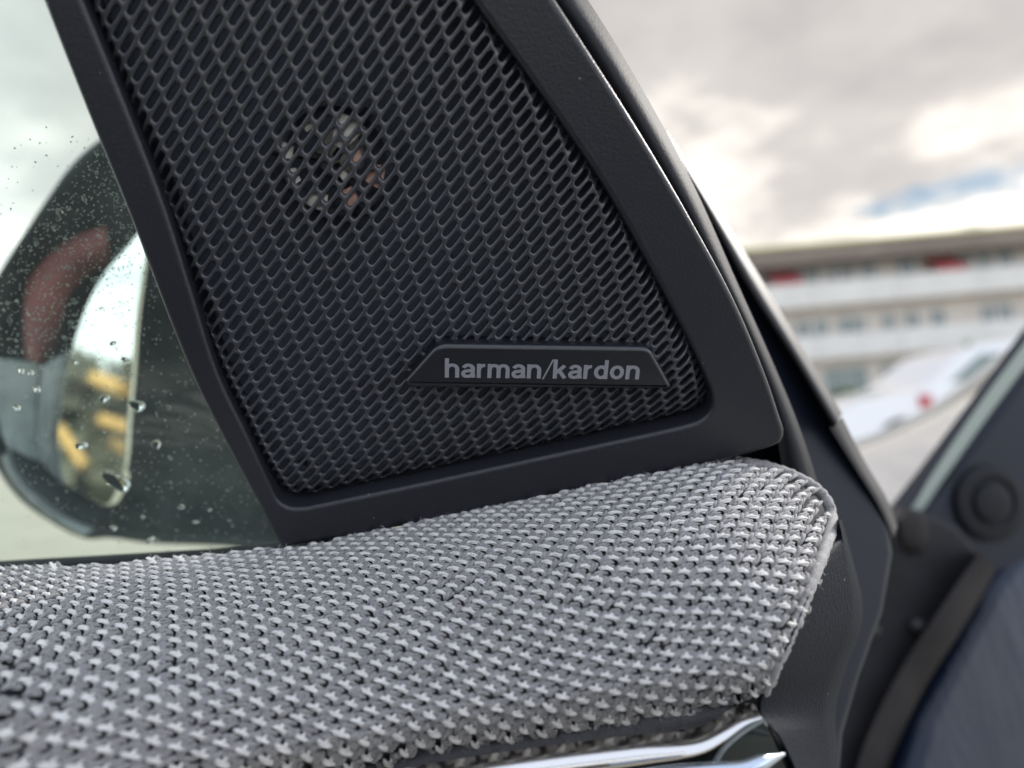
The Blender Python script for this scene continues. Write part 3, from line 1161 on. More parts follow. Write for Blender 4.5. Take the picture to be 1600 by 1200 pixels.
# keep matching ends: use a shared parameter by control index
sp = np.linspace(0, len(BK) - 1, NSG)
bk = np.stack([np.interp(sp, np.arange(len(BK)), BK[:, k]) for k in range(2)], -1)
fr_ = np.stack([np.interp(sp, np.arange(len(FR)), FR[:, k]) for k in range(2)], -1)
tt = np.linspace(0, 1, NTG)[:, None, None] ** 1.3
gp = bk[None] * (1 - tt) + fr_[None] * tt
gu, gv = gp[..., 0], gp[..., 1]
gd = dpad(gu, gv)
gn = pad_nrm(gu, gv)
pv = P(gu, gv, gd) - gn * 0.00075
skirt = pv[-1] + FWD * 0.010 + UP * 0.0005
skirt2 = skirt + FWD * 0.02
back0 = pv[0] + FWD * 0.004 - UP * 0.003
back1 = back0 - UP * 0.01 + FWD * 0.002
pvv = np.concatenate([back1[None], back0[None], pv, skirt[None], skirt2[None]])
pad = mesh('top_pad', pvv.reshape(-1, 3), grid_faces(NTG + 4, NSG), M['backing'], door, 60)


def knit():
    meas = [  # u, v, step to the next row, step along the row (photo pixels)
        (100, 950, -7.5, 16, 25, 5.3), (300, 950, 1.3, 13.5, 26, 6), (550, 910, 7, 14, 28, 2), (770, 945, 12.5, 19, 30, 3),
        (900, 835, 18, 12, 29, -1.2), (1100, 855, 21.5, 14.5, 32, 0), (1230, 805, 24, 16, 33, -.5), (1150, 1030, 15, 30, 31, 9),
        (800, 1090, 11, 36, 31, 10), (400, 1100, 4, 36, 32, 17), (95, 1080, -6.5, 32, 31, 13), (1285, 850, 18, 18, 19, 4), (1264, 905, 14, 20, 18, 5), (1222, 1005, 12, 23, 18, 6), (1165, 1085, 8, 15, 22, 8), (1050, 1105, 8, 13, 30, 8), (900, 1132, 7, 13, 31, 9), (720, 1150, 5, 14, 31, 11), (560, 1180, 4, 18, 31, 13), (1200, 745, 24, 9, 30, 2), (480, 882, 6, 8.5, 25, 0), (280, 895, .8, 6.8, 23, 2.5),
        (900, 795, 13, 6.5, 25, -3), (1000, 960, 16, 21, 31, 4), (600, 1010, 8, 25, 29.5, 7)]

    def ab(u, v):
        """surface coordinates: sideways distance and arc length from the back edge (mm)"""
        u = np.asarray(u, float)
        v = np.asarray(v, float)
        vb = np.interp(u, bks[:, 0], bks[:, 1])
        k = np.linspace(0, 1, 26).reshape((26,) + (1,) * u.ndim)
        vv = vb + (v - vb) * k
        uu = np.broadcast_to(u, vv.shape)
        x = np.maximum(vv - vb, 0)
        d = 0.1205 - 0.0365 * (1 - np.exp(-x / 130.0))
        pt = P(uu, vv, d)
        s = np.sum(np.linalg.norm(np.diff(pt, axis=0), axis=-1), 0)
        xx = (pt[-1] - CAM) @ RT
        return xx * 1000, np.where(v >= vb, s, -s) * 1000

    def terms(a, b):
        a, b = a / 30, b / 30
        return [a, b, a * a, a * b, b * b, a ** 3, a * a * b, a * b * b, b ** 3, a ** 4, a ** 3 * b, a * a * b * b, a * b ** 3, b ** 4]

    rows, ri, rj = [], [], []
    for u, v, d1u, d1v, ru, rv in meas:
        for du, dv, ti, tj in ((d1u, d1v, 1, 0), (ru, rv, 0, 1)):
            h = .5
            a1, b1_ = ab(u + du * h, v + dv * h)
            a0, b0 = ab(u - du * h, v - dv * h)
            rows.append([p - q for p, q in zip(terms(a1, b1_), terms(a0, b0))])
            ri.append(ti)
            rj.append(tj)
    A = np.array(rows)
    lam = np.diag([0, 0, .01, .01, .01, .02, .02, .02, .02, .03, .03, .03, .03, .03])
    ATA = A.T @ A + lam
    ci = np.linalg.solve(ATA, A.T @ np.array(ri, float))
    cj = np.linalg.solve(ATA, A.T @ np.array(rj, float))
    print('knit fit residual', np.abs(A @ ci - ri).mean(), np.abs(A @ cj - rj).mean())
    us, vs = np.meshgrid(np.arange(-110, 1330, 2.0), np.arange(700, 1262, 1.2), indexing='ij')
    us, vs = us.ravel(), vs.ravel()
    poly = np.concatenate([bks, SEAM[1:-1] + [5, 3], SEAM[-1:] + [2, 2], FR[::-1][1:]])
    ins = inside(poly, np.stack([us, vs], -1))
    us, vs = us[ins], vs[ins]
    a, b = ab(us, vs)
    T = np.stack(terms(a, b), -1)
    fi, fj = T @ ci, T @ cj
    ki, kj = np.round(fi).astype(int), np.round(fj).astype(int)
    err = (fi - ki) ** 2 + (fj - kj) ** 2
    key = ki.astype(np.int64) * 100000 + kj
    order = np.lexsort((err, key))
    key, first = np.unique(key[order], return_index=True)
    sel = order[first]
    sel = sel[err[sel] < .06]
    qu, qv = us[sel], vs[sel]
    vfr = np.interp(qu, FR[:, 0], FR[:, 1])
    keep = (pdist(SIL, qu, qv) > 9) & ((qv - np.interp(qu, bks[:, 0], bks[:, 1]) > 4) | (qu < 430)) & (vfr - qv > 9) & ((qu < np.interp(qv, SEAM[:, 1], SEAM[:, 0]) - 6) | (qv < 816))
    sel = sel[keep]
    u, v = us[sel], vs[sel]
    print('stitches', len(sel))

    def jac(u, v):
        e = 1.0
        A0 = np.stack(terms(*ab(u + e, v)), -1) - np.stack(terms(*ab(u - e, v)), -1)
        A1 = np.stack(terms(*ab(u, v + e)), -1) - np.stack(terms(*ab(u, v - e)), -1)
        J = np.stack([np.stack([A0 @ ci, A1 @ ci], -1), np.stack([A0 @ cj, A1 @ cj], -1)], 1) / (2 * e)
        return J
    J = jac(u, v)
    # Newton step to land on the lattice point
    di = fi[sel] - np.round(fi[sel])
    dj = fj[sel] - np.round(fj[sel])
    Ji = np.linalg.inv(J)
    step = np.einsum('nij,nj->ni', Ji, np.stack([di, dj], -1))
    u = u - np.clip(step[:, 0], -6, 6)
    v = v - np.clip(step[:, 1], -6, 6)
    Ji = np.linalg.inv(jac(u, v))
    d1 = Ji[:, :, 0]
    r = Ji[:, :, 1]
    up = -d1 + .67 * r
    P0 = P(u, v, dpad(u, v))
    n = pad_nrm(u, v)
    rnd = rng.normal(size=(len(u), 6))

    def tan3(w):
        a_, c_ = (u + w[:, 0] * .5, v + w[:, 1] * .5), (u - w[:, 0] * .5, v - w[:, 1] * .5)
        q = P(*a_, dpad(*a_, False)) - P(*c_, dpad(*c_, False))
        return q
    r3, u3 = tan3(r), tan3(up)
    for q3, hi in ((r3, .0031), (u3, .0034)):
        l3 = np.linalg.norm(q3, axis=1)
        q3 *= (np.minimum(l3, hi) / l3)[:, None]
    sc = np.clip(np.linalg.norm(r3, axis=1), .0015, .0031)

    def strand(path, rad, plies=3, turns=1.2, rings=9, sides=6, flat=1.0, phase=0.0):
        """template: yarn of twisted plies along a path given in (along row, up, height) units"""
        path = np.array(path, float)
        t = np.linspace(0, 1, rings)
        s = np.linspace(0, 1, len(path))
        c = np.stack([np.interp(t, s, path[:, k]) for k in range(3)], -1)
        c[1:-1] = (c[:-2] + 2 * c[1:-1] + c[2:]) / 4
        tn = np.gradient(c, axis=0)
        tn /= np.linalg.norm(tn, axis=1)[:, None]
        zax = np.array([0, 0, 1.0])
        sd = np.cross(tn, zax)
        sd /= np.maximum(np.linalg.norm(sd, axis=1), 1e-6)[:, None]
        bn = np.cross(sd, tn)
        tap = np.sqrt(np.clip(1 - (2 * t - 1) ** 4, 0.02, 1))
        V, Q = [], []
        for p in range(plies):
            ph = phase + 2 * math.pi * p / plies + turns * 2 * math.pi * t
            off = .52 * rad * tap
            cc = c + (np.cos(ph) * off)[:, None] * sd + (np.sin(ph) * off * flat)[:, None] * bn
            th = np.linspace(0, 2 * math.pi, sides, endpoint=False)
            pr = .56 * rad * tap
            ring = cc[:, None] + pr[:, None, None] * (np.cos(th)[None, :, None] * sd[:, None] + (np.sin(th) * flat)[None, :, None] * bn[:, None])
            k = len(V) * rings * sides
            V.append(ring.reshape(-1, 3))
            for i in range(rings - 1):
                for j in range(sides):
                    jn = (j + 1) % sides
                    Q.append((k + i * sides + j, k + i * sides + jn, k + (i + 1) * sides + jn, k + (i + 1) * sides + j))
        return np.concatenate(V), np.array(Q)

    def join(lst):
        V, Q, k = [], [], 0
        for a_, b_ in lst:
            V.append(a_)
            Q.append(b_ + k)
            k += len(a_)
        return np.concatenate(V), np.concatenate(Q)

    def spread(name, variants, mat, keep=None):
        VV, QQ, base_ = [], [], 0
        which = rng.integers(0, len(variants), len(u))
        for w in range(len(variants)):
            V, Q = variants[w]
            idx = np.where(which == w)[0]
            js = rnd[idx]
            sx = 1 + .09 * js[:, 0:1]
            sh = 1 + .10 * js[:, 1:2]
            X = V[None, :, 0] * sx + .03 * js[:, 2:3]
            Yc = V[None, :, 1] + .03 * js[:, 3:4] + V[None, :, 0] * .07 * js[:, 4:5]
            Z = V[None, :, 2] * sh * .75
            pos = P0[idx][:, None] + X[..., None] * r3[idx][:, None] + Yc[..., None] * u3[idx][:, None] + Z[..., None] * (sc[idx][:, None] * n[idx])[:, None]
            # follow the curve of the pad
            VV.append(pos.reshape(-1, 3))
            QQ.append((Q[None] + (np.arange(len(idx)) * len(V))[:, None, None]).reshape(-1, 4) + base_)
            base_ += len(idx) * len(V)
        o = quad_mesh(name, np.concatenate(VV), np.concatenate(QQ), mat, pad, 180)
        o['kind'] = 'stuff'
        return o
    lights, greys = [], []
    for k in range(4):
        ph = k * 1.7
        lights.append(join([
            strand([(-.42, .03, -.10), (-.24, .02, .05), (0, .0, .11), (.24, -.02, .06), (.42, -.05, -.10)], .165, 3, .45, 10, 7, .85, ph),
            strand([(-.02, -.06, .0), (-.01, .14, .08), (0, .29, .04), (.02, .42, -.12)], .095, 3, .4, 8, 6, .9, ph + 1),
            strand([(.20, .0, .02), (.28, -.12, .02), (.26, -.25, -.12)], .07, 2, .6, 6, 5, .9, ph + 2)]))
        greys.append(join([
            strand([(.33, -.42, -.18), (.42, -.16, -.01), (.52, .10, .045), (.63, .36, -.02), (.68, .50, -.18)], .21, 3, .5, 10, 6, .8, ph),
            strand([(-.62, -.66, -.18), (-.45, -.52, -.03), (-.28, -.42, .01), (-.08, -.33, -.04), (.06, -.26, -.18)], .19, 3, .5, 9, 6, .8, ph + .8),
            strand([(-.10, .50, -.16), (.10, .36, -.04), (.30, .30, -.01), (.46, .34, -.14)], .17, 3, .8, 7, 5, .8, ph + 1.4)]))
    spread('pale_knit_yarn', lights, M['yarn_light'])
    spread('grey_knit_yarn', greys, M['yarn_grey'])
    # loose fibres
    nf = 2800
    idx = rng.integers(0, len(u), nf)
    p0 = P0[idx] + rng.uniform(-.5, .5, (nf, 1)) * r3[idx] + rng.uniform(-.5, .5, (nf, 1)) * u3[idx] + n[idx] * .0003
    dr = n[idx] * rng.uniform(.1, .9, (nf, 1)) + rng.normal(size=(nf, 3)) * .6
    dr /= np.linalg.norm(dr, axis=1)[:, None]
    ln = rng.uniform(.0003, .0008, (nf, 1))
    sd = np.cross(dr, rng.normal(size=(nf, 3)))
    sd /= np.linalg.norm(sd, axis=1)[:, None]
    sd *= .000024
    p1 = p0 + dr * ln * .6
    p2 = p0 + dr * ln + rng.normal(size=(nf, 3)) * .00025
    V = np.stack([p0 - sd, p0 + sd, p1 + sd, p1 - sd, p2 + sd * .4, p2 - sd * .4], 1).reshape(-1, 3)
    k = np.arange(nf)[:, None] * 6
    Q = np.concatenate([k + np.array([[0, 1, 2, 3]]), k + np.array([[3, 2, 4, 5]])])
    fz = quad_mesh('loose_fibres', V, Q, M['yarn_light'], pad, 180)
    fz['kind'] = 'stuff'


knit()
# turned hem of the knit along its outer end
hp = np.concatenate([SIL, SEAM[1:]])
hp = catmull(hp, 120)
hin = hp + np.stack([np.interp(np.arange(120), [0, 30, 55, 119], [0, -4, -13, -12]), np.interp(np.arange(120), [0, 30, 55, 119], [5, 7, 2, 0])], -1)
wob = 1 + .16 * np.sin(np.arange(120) * 1.9) + .08 * rng.normal(size=120)
v_, f_ = tube(P(hin[:, 0], hin[:, 1], dpad(hin[:, 0], hin[:, 1]) + .0009), .00095 * (.5 + .5 * wob), 10)
mesh('knit_hem', v_, f_, M['yarn_grey'], pad, 180)

fq = catmull(FR, 160)
wob = 1 + .10 * np.sin(np.arange(160) * 1.7) + .08 * rng.normal(size=160)
v_, f_ = tube(P(fq[:, 0], fq[:, 1] - 7, dpad(fq[:, 0], fq[:, 1] - 7) - .0004), .0015 * wob, 10)
mesh('knit_hem', v_, f_, M['hem'], pad, 180)  # dark tube carries the painted shade along the front edge

# --- grained end cap beside the pad
lc = catmull(np.array([(1308, 812), (1296, 850), (1271, 905), (1231, 1000), (1184, 1111), (1216, 1152), (1246, 1215), (1260, 1260)], float), 60)
rc = catmull(np.array([(1311, 812), (1330, 880), (1344, 945), (1340, 985), (1318, 1045), (1302, 1110), (1306, 1180), (1316, 1260)], float), 60)
dl = np.where(lc[:, 1] < 1108, dpad(lc[:, 0], np.minimum(lc[:, 1], 1108)) + .0008 - .010 * np.clip(1 - (lc[:, 1] - 812) / 60, 0, 1) * 0, .0905)
dl = np.convolve(np.pad(dl, 4, mode='edge'), np.ones(9) / 9, mode='valid')
dr_ = np.interp(rc[:, 1], [812, 945, 1100, 1260], [.111, .116, .113, .112])
cols = []
for t in np.linspace(0, 1, 26):
    c = lc * (1 - t) + rc * t
    d = dl * (1 - t) + dr_ * t
    roll = .0012 * np.clip(1 - t / .07, 0, 1) ** 2 + .0006 * np.clip(1 - t / .3, 0, 1) + .004 * np.clip((t - .85) / .15, 0, 1) ** 2
    cols.append(P(c[:, 0], c[:, 1], d + roll - .0030))
cols.append(P(rc[:, 0] + 4, rc[:, 1], dr_ + .02))
cols.insert(0, cols[0] + FWD * .004 + RT * .0012)
ca = np.stack(cols, 1)
ec = mesh('end_cap', ca.reshape(-1, 3), grid_faces(60, len(cols)), M['endcap'], door, 60)

# --- chrome strip and handle recess under the pad
path = catmull(np.array([(560, 1255, .087), (700, 1228, .0868), (850, 1204, .0866), (1000, 1184, .0866), (1095, 1170, .087), (1130, 1152, .0872), (1165, 1128, .0876), (1188, 1119, .088)], float), 70)
pts3 = P(path[:, 0], path[:, 1], path[:, 2])
tn = np.gradient(pts3, axis=0)
tn /= np.linalg.norm(tn, axis=1)[:, None]
sdv = np.cross(tn, FWD)
sdv /= np.linalg.norm(sdv, axis=1)[:, None]
if sdv[0] @ UP < 0:
    sdv = -sdv
hh = np.interp(path[:, 0], [560, 1000, 1130, 1188], [.0016, .00125, .0008, .00045])
rows = []
for a, b in ((-1, .0030), (-1.0, .0012), (-.9, .0003), (-.5, -.0003), (0, -.0006), (.5, -.0003), (.9, .0003), (1.0, .0012), (1, .0030)):
    rows.append(pts3 + sdv * (hh * a)[:, None] + FWD * b)
ch = mesh('chrome_trim', np.stack(rows, 1).reshape(-1, 3), grid_faces(70, len(rows)), M['chrome'], door, 60)
RCP = Plane((1120, 1190, .089), (1200, 1120, .0895), (1240, 1240, .091))
slab('handle_recess', RCP, [(1102, 1215), (1118, 1185), (1150, 1148), (1180, 1124), (1192, 1121), (1206, 1140), (1232, 1195), (1240, 1250), (1100, 1260)], .004, .0005, M['recess'], door)
v_, f_ = tube(catmull(P(np.array([1116., 1130, 1160, 1192]), np.array([1194., 1170, 1143, 1123]), np.array([.0886, .0886, .0888, .0890])), 24), .00035, 8)
mesh('recess_lip', v_, f_, M['lip'], door)
v_, f_ = tube(catmull(P(np.array([960., 1050, 1110, 1160, 1192, 1225]), np.array([1226., 1212, 1206, 1202, 1190, 1178]), np.array([.0845, .0845, .085, .0852, .086, .088])), 40), np.interp(np.linspace(0, 1, 40), [0, .8, 1], [.0012, .0010, .0002]), 14)
mesh('door_handle', v_, f_, M['silver'], door)
GAP = Plane((600, 1240, .098), (1180, 1130, .096), (900, 1300, .098))
slab('trim_gap', GAP, [(420, 1420), (420, 1200), (700, 1120), (1000, 1085), (1200, 1070), (1200, 1160), (1290, 1420)], .004, .0004, M['rubber'], door)

# --- trims at the front edge of the door
TRM = Plane((1000, 200, dpan(1000, 200) + .004), (1240, 700, dpan(1240, 700) + .006), (900, -200, dpan(900, -200) + .004))
E1 = np.array([(560, -380), (640, -250), (760, -110), (850, 0), (900, 70), (990, 215), (1070, 350), (1135, 470), (1185, 590), (1215, 690), (1225, 760), (1230, 840)], float)
E2 = np.array([(640, -400), (740, -260), (830, -130), (918, 0), (975, 92), (1042, 210), (1088, 300), (1150, 440), (1208, 570), (1248, 668), (1275, 752), (1300, 850)], float)
e1, e2 = catmull(E1, 70), catmull(E2, 70)
rows = []
dA = dpan(e1[:, 0], e1[:, 1])
for t in np.linspace(0, 1, 14):
    c = e1 * (1 - t) + e2 * t
    z_ = .0030 * (1 - math.sin(math.pi * min(1, t * 1.12) * .78)) + .016 * max(0, t - .8) ** 1.4
    rows.append(P(c[:, 0], c[:, 1], dA + .0035 + z_ + .003 * t))
rows.append(P(e2[:, 0] + 1, e2[:, 1], dA + .020))
rows.append(P(e2[:, 0] - 6, e2[:, 1], dA + .034))
mesh('pillar_trim', np.stack(rows, 1).reshape(-1, 3), grid_faces(70, len(rows)), M['trim'], door, 70)

SH = Plane((1150, 450, .150), (1300, 700, .155), (1330, 1100, .150))
slab('door_shell', SH, [(1046, 196), (1112, 303), (1198, 440), (1257, 545), (1313, 656), (1396, 812), (1404, 866), (1388, 960), (1352, 1060), (1326, 1150), (1318, 1260), (1200, 1260), (1150, 700), (1060, 480), (960, 240), (980, 140)], .02, .003, M['navy'], door)


def strip(name, left, right, d0, d1, bulge, mat, n=60, parent=None, back=.012):
    l_, r_ = catmull(np.array(left, float), n), catmull(np.array(right, float), n)
    dd_ = np.linspace(d0, d1, n)
    rows = [P(l_[:, 0], l_[:, 1], dd_ + back)]
    for t in np.linspace(0, 1, 12):
        c = l_ * (1 - t) + r_ * t
        rows.append(P(c[:, 0], c[:, 1], dd_ - bulge * math.sin(math.pi * (.12 + .76 * t)) + .004 * t))
    rows.append(P(r_[:, 0], r_[:, 1], dd_ + back + .006))
    v_ = np.stack(rows, 1).reshape(-1, 3)
    nc = len(rows)
    f_ = grid_faces(n, nc)
    f_.append(tuple(range(nc)))
    f_.append(tuple((n - 1) * nc + i for i in range(nc - 1, -1, -1)))
    return mesh(name, v_, f_, mat, parent or door, 60)


strip('window_seal', [(1030, 205), (1090, 305), (1169, 450), (1240, 562), (1303, 668)], [(1044, 205), (1108, 303), (1197, 448), (1262, 556), (1316, 646)], .146, .150, .0035, M['strip'])
strip('lower_seal', [(1296, 668), (1340, 738), (1372, 790), (1396, 842)], [(1316, 652), (1352, 722), (1386, 780), (1402, 822)], .152, .160, .002, M['strip'])
v_, f_ = tube(catmull(P(np.array([1345., 1362, 1385, 1392]), np.array([968., 964, 966, 990]), np.array([.13, .13, .13, .132])), 10), .0014, 10)

# --- side window
GL = Plane((440, 858, dpan(440, 858) + .022), (0, 888, .150), (100, 0, dpan(100, 0) + .020))
gq = GL.to2(np.array([-700., 470, 470, 160, -60, -700]), np.array([930., 872, 980, 0, -380, -380]))
gq = GL.to2(np.array([-700., 520, 420, 150, 20, -700]), np.array([985., 905, 640, 0, -380, -380]))
glass = slab('side_window', GL, gq, .0035, .0003, M['glass'], door, is2d=True, steps=1, smooth=0)
bs = catmull(np.array([(-260, 908), (-100, 897), (0, 889.5), (150, 881), (300, 872), (420, 864), (520, 850)], float), 50)
rows = []
for k in range(9):
    a = math.pi * k / 8
    rows.append(P(bs[:, 0], bs[:, 1] - 3, .1405) + UP * (.0011 * math.sin(a)) + FWD * (-.003 * math.cos(a)))
rows.insert(0, rows[0] - UP * .01)
rows.append(rows[-1] - UP * .01)
mesh('belt_seal', np.stack(rows, 1).reshape(-1, 3), grid_faces(50, len(rows)), M['rubber'], door, 60)
# --- door mirror outside the glass
MH = Plane((0, 500, .235), (170, 840, .245), (400, 700, .235))
house = [(185, 200), (142, 221), (103, 258), (70, 304), (38, 352), (12, 392), (-22, 452), (-42, 530), (-44, 610), (-26, 690), (2, 752), (34, 790), (70, 816), (108, 838), (136, 847),
         (165, 845), (230, 853), (330, 857), (470, 862), (560, 800), (480, 600), (330, 300)]
hq = MH.to2(np.array(house, float)[:, 0], np.array(house, float)[:, 1])
hq = resample(np.concatenate([catmull(hq, 160, True), catmull(hq, 160, True)[:1]]), 160, True)
mg = [(222, 360), (196, 388), (160, 430), (132, 485), (112, 545), (98, 610), (90, 670), (89, 725), (97, 752), (130, 772), (166, 790), (180, 770), (193, 735), (199, 660), (207, 570), (214, 490), (221, 440), (226, 400)]
mq = MH.to2(np.array(mg, float)[:, 0], np.array(mg, float)[:, 1])
mq = resample(np.concatenate([catmull(mq, 160, True), catmull(mq, 160, True)[:1]]), 160, True)
hc = MH.to2(200, 600)
rings = []
for k in range(8):
    t = k / 7 * math.pi / 2
    rings.append(MH.to3(hc + (hq - hc) * (0.45 + .55 * math.sin(t)), -.085 * math.cos(t) - .004))
for k in range(1, 6):
    t = k / 5 * math.pi
    rings.append(MH.to3(offset(hq, .0022 * (1 - math.cos(t))), -.004 + .0045 * math.sin(t)))
rings.append(MH.to3(hc + (hq - hc) * .86, -.022))
rings.append(MH.to3(hc + (hq - hc) * .70, -.034))
v_, f_ = stack_rings(rings)
mh = mesh('door_mirror', v_, f_, M['housing'], door, 60)
fix_normals(mh)
# mirror glass, turned towards the rear of the car (photo left)
ctrm = P(150, 600, .226)
rin = ctrm - CAM
rin /= np.linalg.norm(rin)
horiz = ray(150, 640)
refl = -RT * .93 - FWD * .35 + np.array([0, 0, .06])
refl /= np.linalg.norm(refl)
nm = refl - rin
nm /= np.linalg.norm(nm)


class MP(Plane):
    def __init__(self, o, n):
        self.o, self.n = o, n
        ex = RT - n * np.dot(RT, n)
        self.ex = ex / np.linalg.norm(ex)
        self.ey = np.cross(n, self.ex)


MG = MP(ctrm, nm)
mq2 = MG.to2(np.array(mg, float)[:, 0], np.array(mg, float)[:, 1])
mq2 = catmull(mq2, 120, True)
slab('mirror_glass', MG, mq2, .003, .0004, M['mirror'], mh, is2d=True, steps=2)


def ribbon(name, a, b, da, db, mat, parent, thick=.006, n=40, bul=.0):
    a_, b_ = catmull(np.array(a, float), n), catmull(np.array(b, float), n)
    rows = [P(a_[:, 0], a_[:, 1], np.full(n, da + thick))]
    for t in np.linspace(0, 1, 9):
        c = a_ * (1 - t) + b_ * t
        rows.append(P(c[:, 0], c[:, 1], np.full(n, da * (1 - t) + db * t) - bul * math.sin(math.pi * t)))
    rows.append(P(b_[:, 0], b_[:, 1], np.full(n, db + thick)))
    return mesh(name, np.stack(rows, 1).reshape(-1, 3), grid_faces(n, len(rows)), mat, parent, 60)


ribbon('inner_rim', [(66, 572), (58, 640), (60, 705), (70, 735), (92, 752)], [(108, 548), (98, 610), (90, 672), (90, 726), (100, 756)], .240, .240, M['lip'], mh, bul=.002)
ribbon('lower_lip', [(2, 716), (18, 752), (52, 790), (96, 822), (128, 838)], [(14, 700), (30, 738), (64, 776), (108, 808), (150, 826)], .226, .230, M['lip'], mh, bul=.003)
ribbon('lip_face', [(14, 700), (30, 738), (64, 776), (108, 808), (150, 826)], [(70, 725), (80, 738), (96, 750), (130, 772), (166, 790)], .2305, .238, M['housing'], mh)
ribbon('lip_edge', [(60, 708), (72, 728), (94, 750), (130, 772), (163, 790)], [(62, 700), (76, 720), (98, 742), (134, 764), (168, 782)], .232, .233, M['lip'], mh, thick=.004, bul=.001)
ribbon('side_band', [(-10, 560), (-8, 620), (4, 680), (20, 715)], [(62, 566), (55, 640), (58, 700), (66, 728)], .236, .242, M['lip'], mh)
ribbon('red_reflection', [(166, 352), (120, 368), (72, 402), (44, 440), (36, 500), (40, 560)], [(172, 412), (136, 432), (110, 462), (96, 505), (86, 540), (72, 570)], .238, .243, M['red'], mh, bul=.003)  # solid red-brown piece standing in for a reddish reflection in the window

# things the mirror shows: yellow posts and a dark hedge to the rear, out of the frame


def mirror_of(p):
    p = np.asarray(p, float)
    return p - 2 * ((p - MG.o) @ MG.n)[..., None] * MG.n if p.ndim > 1 else p - 2 * np.dot(p - MG.o, MG.n) * MG.n


tubes = [((148, 590), (192, 608), 2.0, 13, 'pale yellow pipe, the topmost one in the mirror'),
         ((160, 655), (215, 672), 2.1, 11, 'pale yellow pipe, the middle one in the mirror'),
         ((178, 690), (215, 712), 2.2, 9, 'short yellow pipe, the lowest one at the edge of the mirror'),
         ((92, 668), (132, 728), 2.1, 9, 'ochre pipe leaning diagonally at the left of the mirror')]
for (a, b, D, rp, lab) in tubes:
    pa, pb = P(*a, D), P(*b, D - .05)
    r_ = rp / F_PX * D * .85
    pa, pb = mirror_of(pa), mirror_of(pb)
    ax = (pb - pa)
    ref = np.cross(ax, [0.1, .2, 1])
    ref /= np.linalg.norm(ref)
    bi = np.cross(ax / np.linalg.norm(ax), ref)
    tt_ = np.linspace(0, 2 * math.pi, 20, endpoint=False)
    cir = np.cos(tt_)[:, None] * ref + np.sin(tt_)[:, None] * bi
    rr = [pa + cir * r_ * .0 + ax * 0, pa + cir * r_, pb + cir * r_, pb + cir * r_ * .72, pa + ax * .3 + cir * r_ * .68]
    root = empty('yellow_pipe', pa, lab, 'pipe', 'yellow pipes seen in the door mirror')
    v_, f_ = stack_rings(rr)
    mesh('pipe_wall', v_, f_, M['amber'], root, 40)
# hedge: occupies the mirror's lower part
ha_, hb_ = mirror_of(P(60, 578, 3.0)), mirror_of(P(240, 590, 3.0))
hd = hb_ - ha_
hd[2] = 0
hl_ = np.linalg.norm(hd)
hd /= hl_
hn = np.array([-hd[1], hd[0], 0])
top = (ha_[2] + hb_[2]) / 2
nl = 16000
tpos = rng.uniform(-2.5, hl_ + 2.5, nl)
hp = ha_ * [1, 1, 0] + tpos[:, None] * hd + rng.normal(size=(nl, 1)) * .16 * hn
hp[:, 2] = top * rng.random(nl) ** .8
aa = rng.normal(size=(nl, 3)) * .05
cc = rng.normal(size=(nl, 3)) * .03
quad = np.stack([hp - aa, hp + cc, hp + aa, hp - cc], 1).reshape(-1, 3)
hroot = empty('hedge', ha_ * [1, 1, 0], 'dark clipped hedge mirrored behind the yellow pipes', 'hedge')
quad_mesh('foliage', quad, np.arange(nl * 4).reshape(-1, 4), M['hedge'], hroot, 0)
bmh = MB()
c0, c1 = ha_ * [1, 1, 0] - hd * 2.5, hb_ * [1, 1, 0] + hd * 2.5
bx = [c0 - hn * .1, c1 - hn * .1, c1 + hn * .1, c0 + hn * .1]
bmh.add([*bx, *[q + np.array([0, 0, top * .95]) for q in bx]], [(3, 2, 1, 0), (4, 5, 6, 7), (0, 1, 5, 4), (1, 2, 6, 5), (2, 3, 7, 6), (3, 0, 4, 7)])
bmh.make('core', M['bark'], hroot)

# --- drops on the outside of the glass
drops = [  # u, v, radius px, stretch, lean, label
    (165, 767, 17, 1.15, -.5, 'largest clear water drop, on the glass over the mirror\'s lower corner'),
    (197, 647, 12, .85, .1, 'dark round water drop on the glass below the yellow pipe'),
    (145, 636, 8, .8, .2, 'small bright water drop left of the dark round one'),
    (108, 711, 9.5, .7, .2, 'flat water drop on the glass over the ochre pipe'),
    (36, 620, 6, .8, .0, 'small water drop over the grey inner side of the housing'),
    (11, 590, 6, .8, .0, 'water drop nearest the photo\'s left edge, one of a close pair'),
    (26, 594, 5, .9, .0, 'right hand drop of the close pair by the left edge'),
    (5, 649, 6, .9, .0, 'water drop cut by the left edge below the close pair'),
    (98, 578, 5, .6, .1, 'tiny drop on the pale inner rim of the mirror'),
    (228, 708, 7, 1.2, .3, 'crescent water drop alone on the dark area right of the mirror'),
    (268, 808, 6, .55, .3, 'flat drop low on the dark area, biggest of the low ones'),
    (207, 824, 4, .5, .2, 'tiny flat drop low on the dark area, left of the biggest low one'),
    (291, 832, 5, .5, .2, 'flat drop low on the dark area, right of the biggest low one'),
    (314, 813, 4, .5, .2, 'rightmost of the flat drops low on the dark area'),
    (160, 842, 6, .7, .3, 'bright drop under the tip of the mirror\'s lower lip'),
    (220, 861, 7, .9, .6, 'upright chip of water just above the window seal'),
    (177, 572, 6, .6, .0, 'flat drop over the bright upper part of the mirror glass'),
    (158, 547, 5, .9, .4, 'small drop above the flat one on the mirror glass'),
]
GB = GL
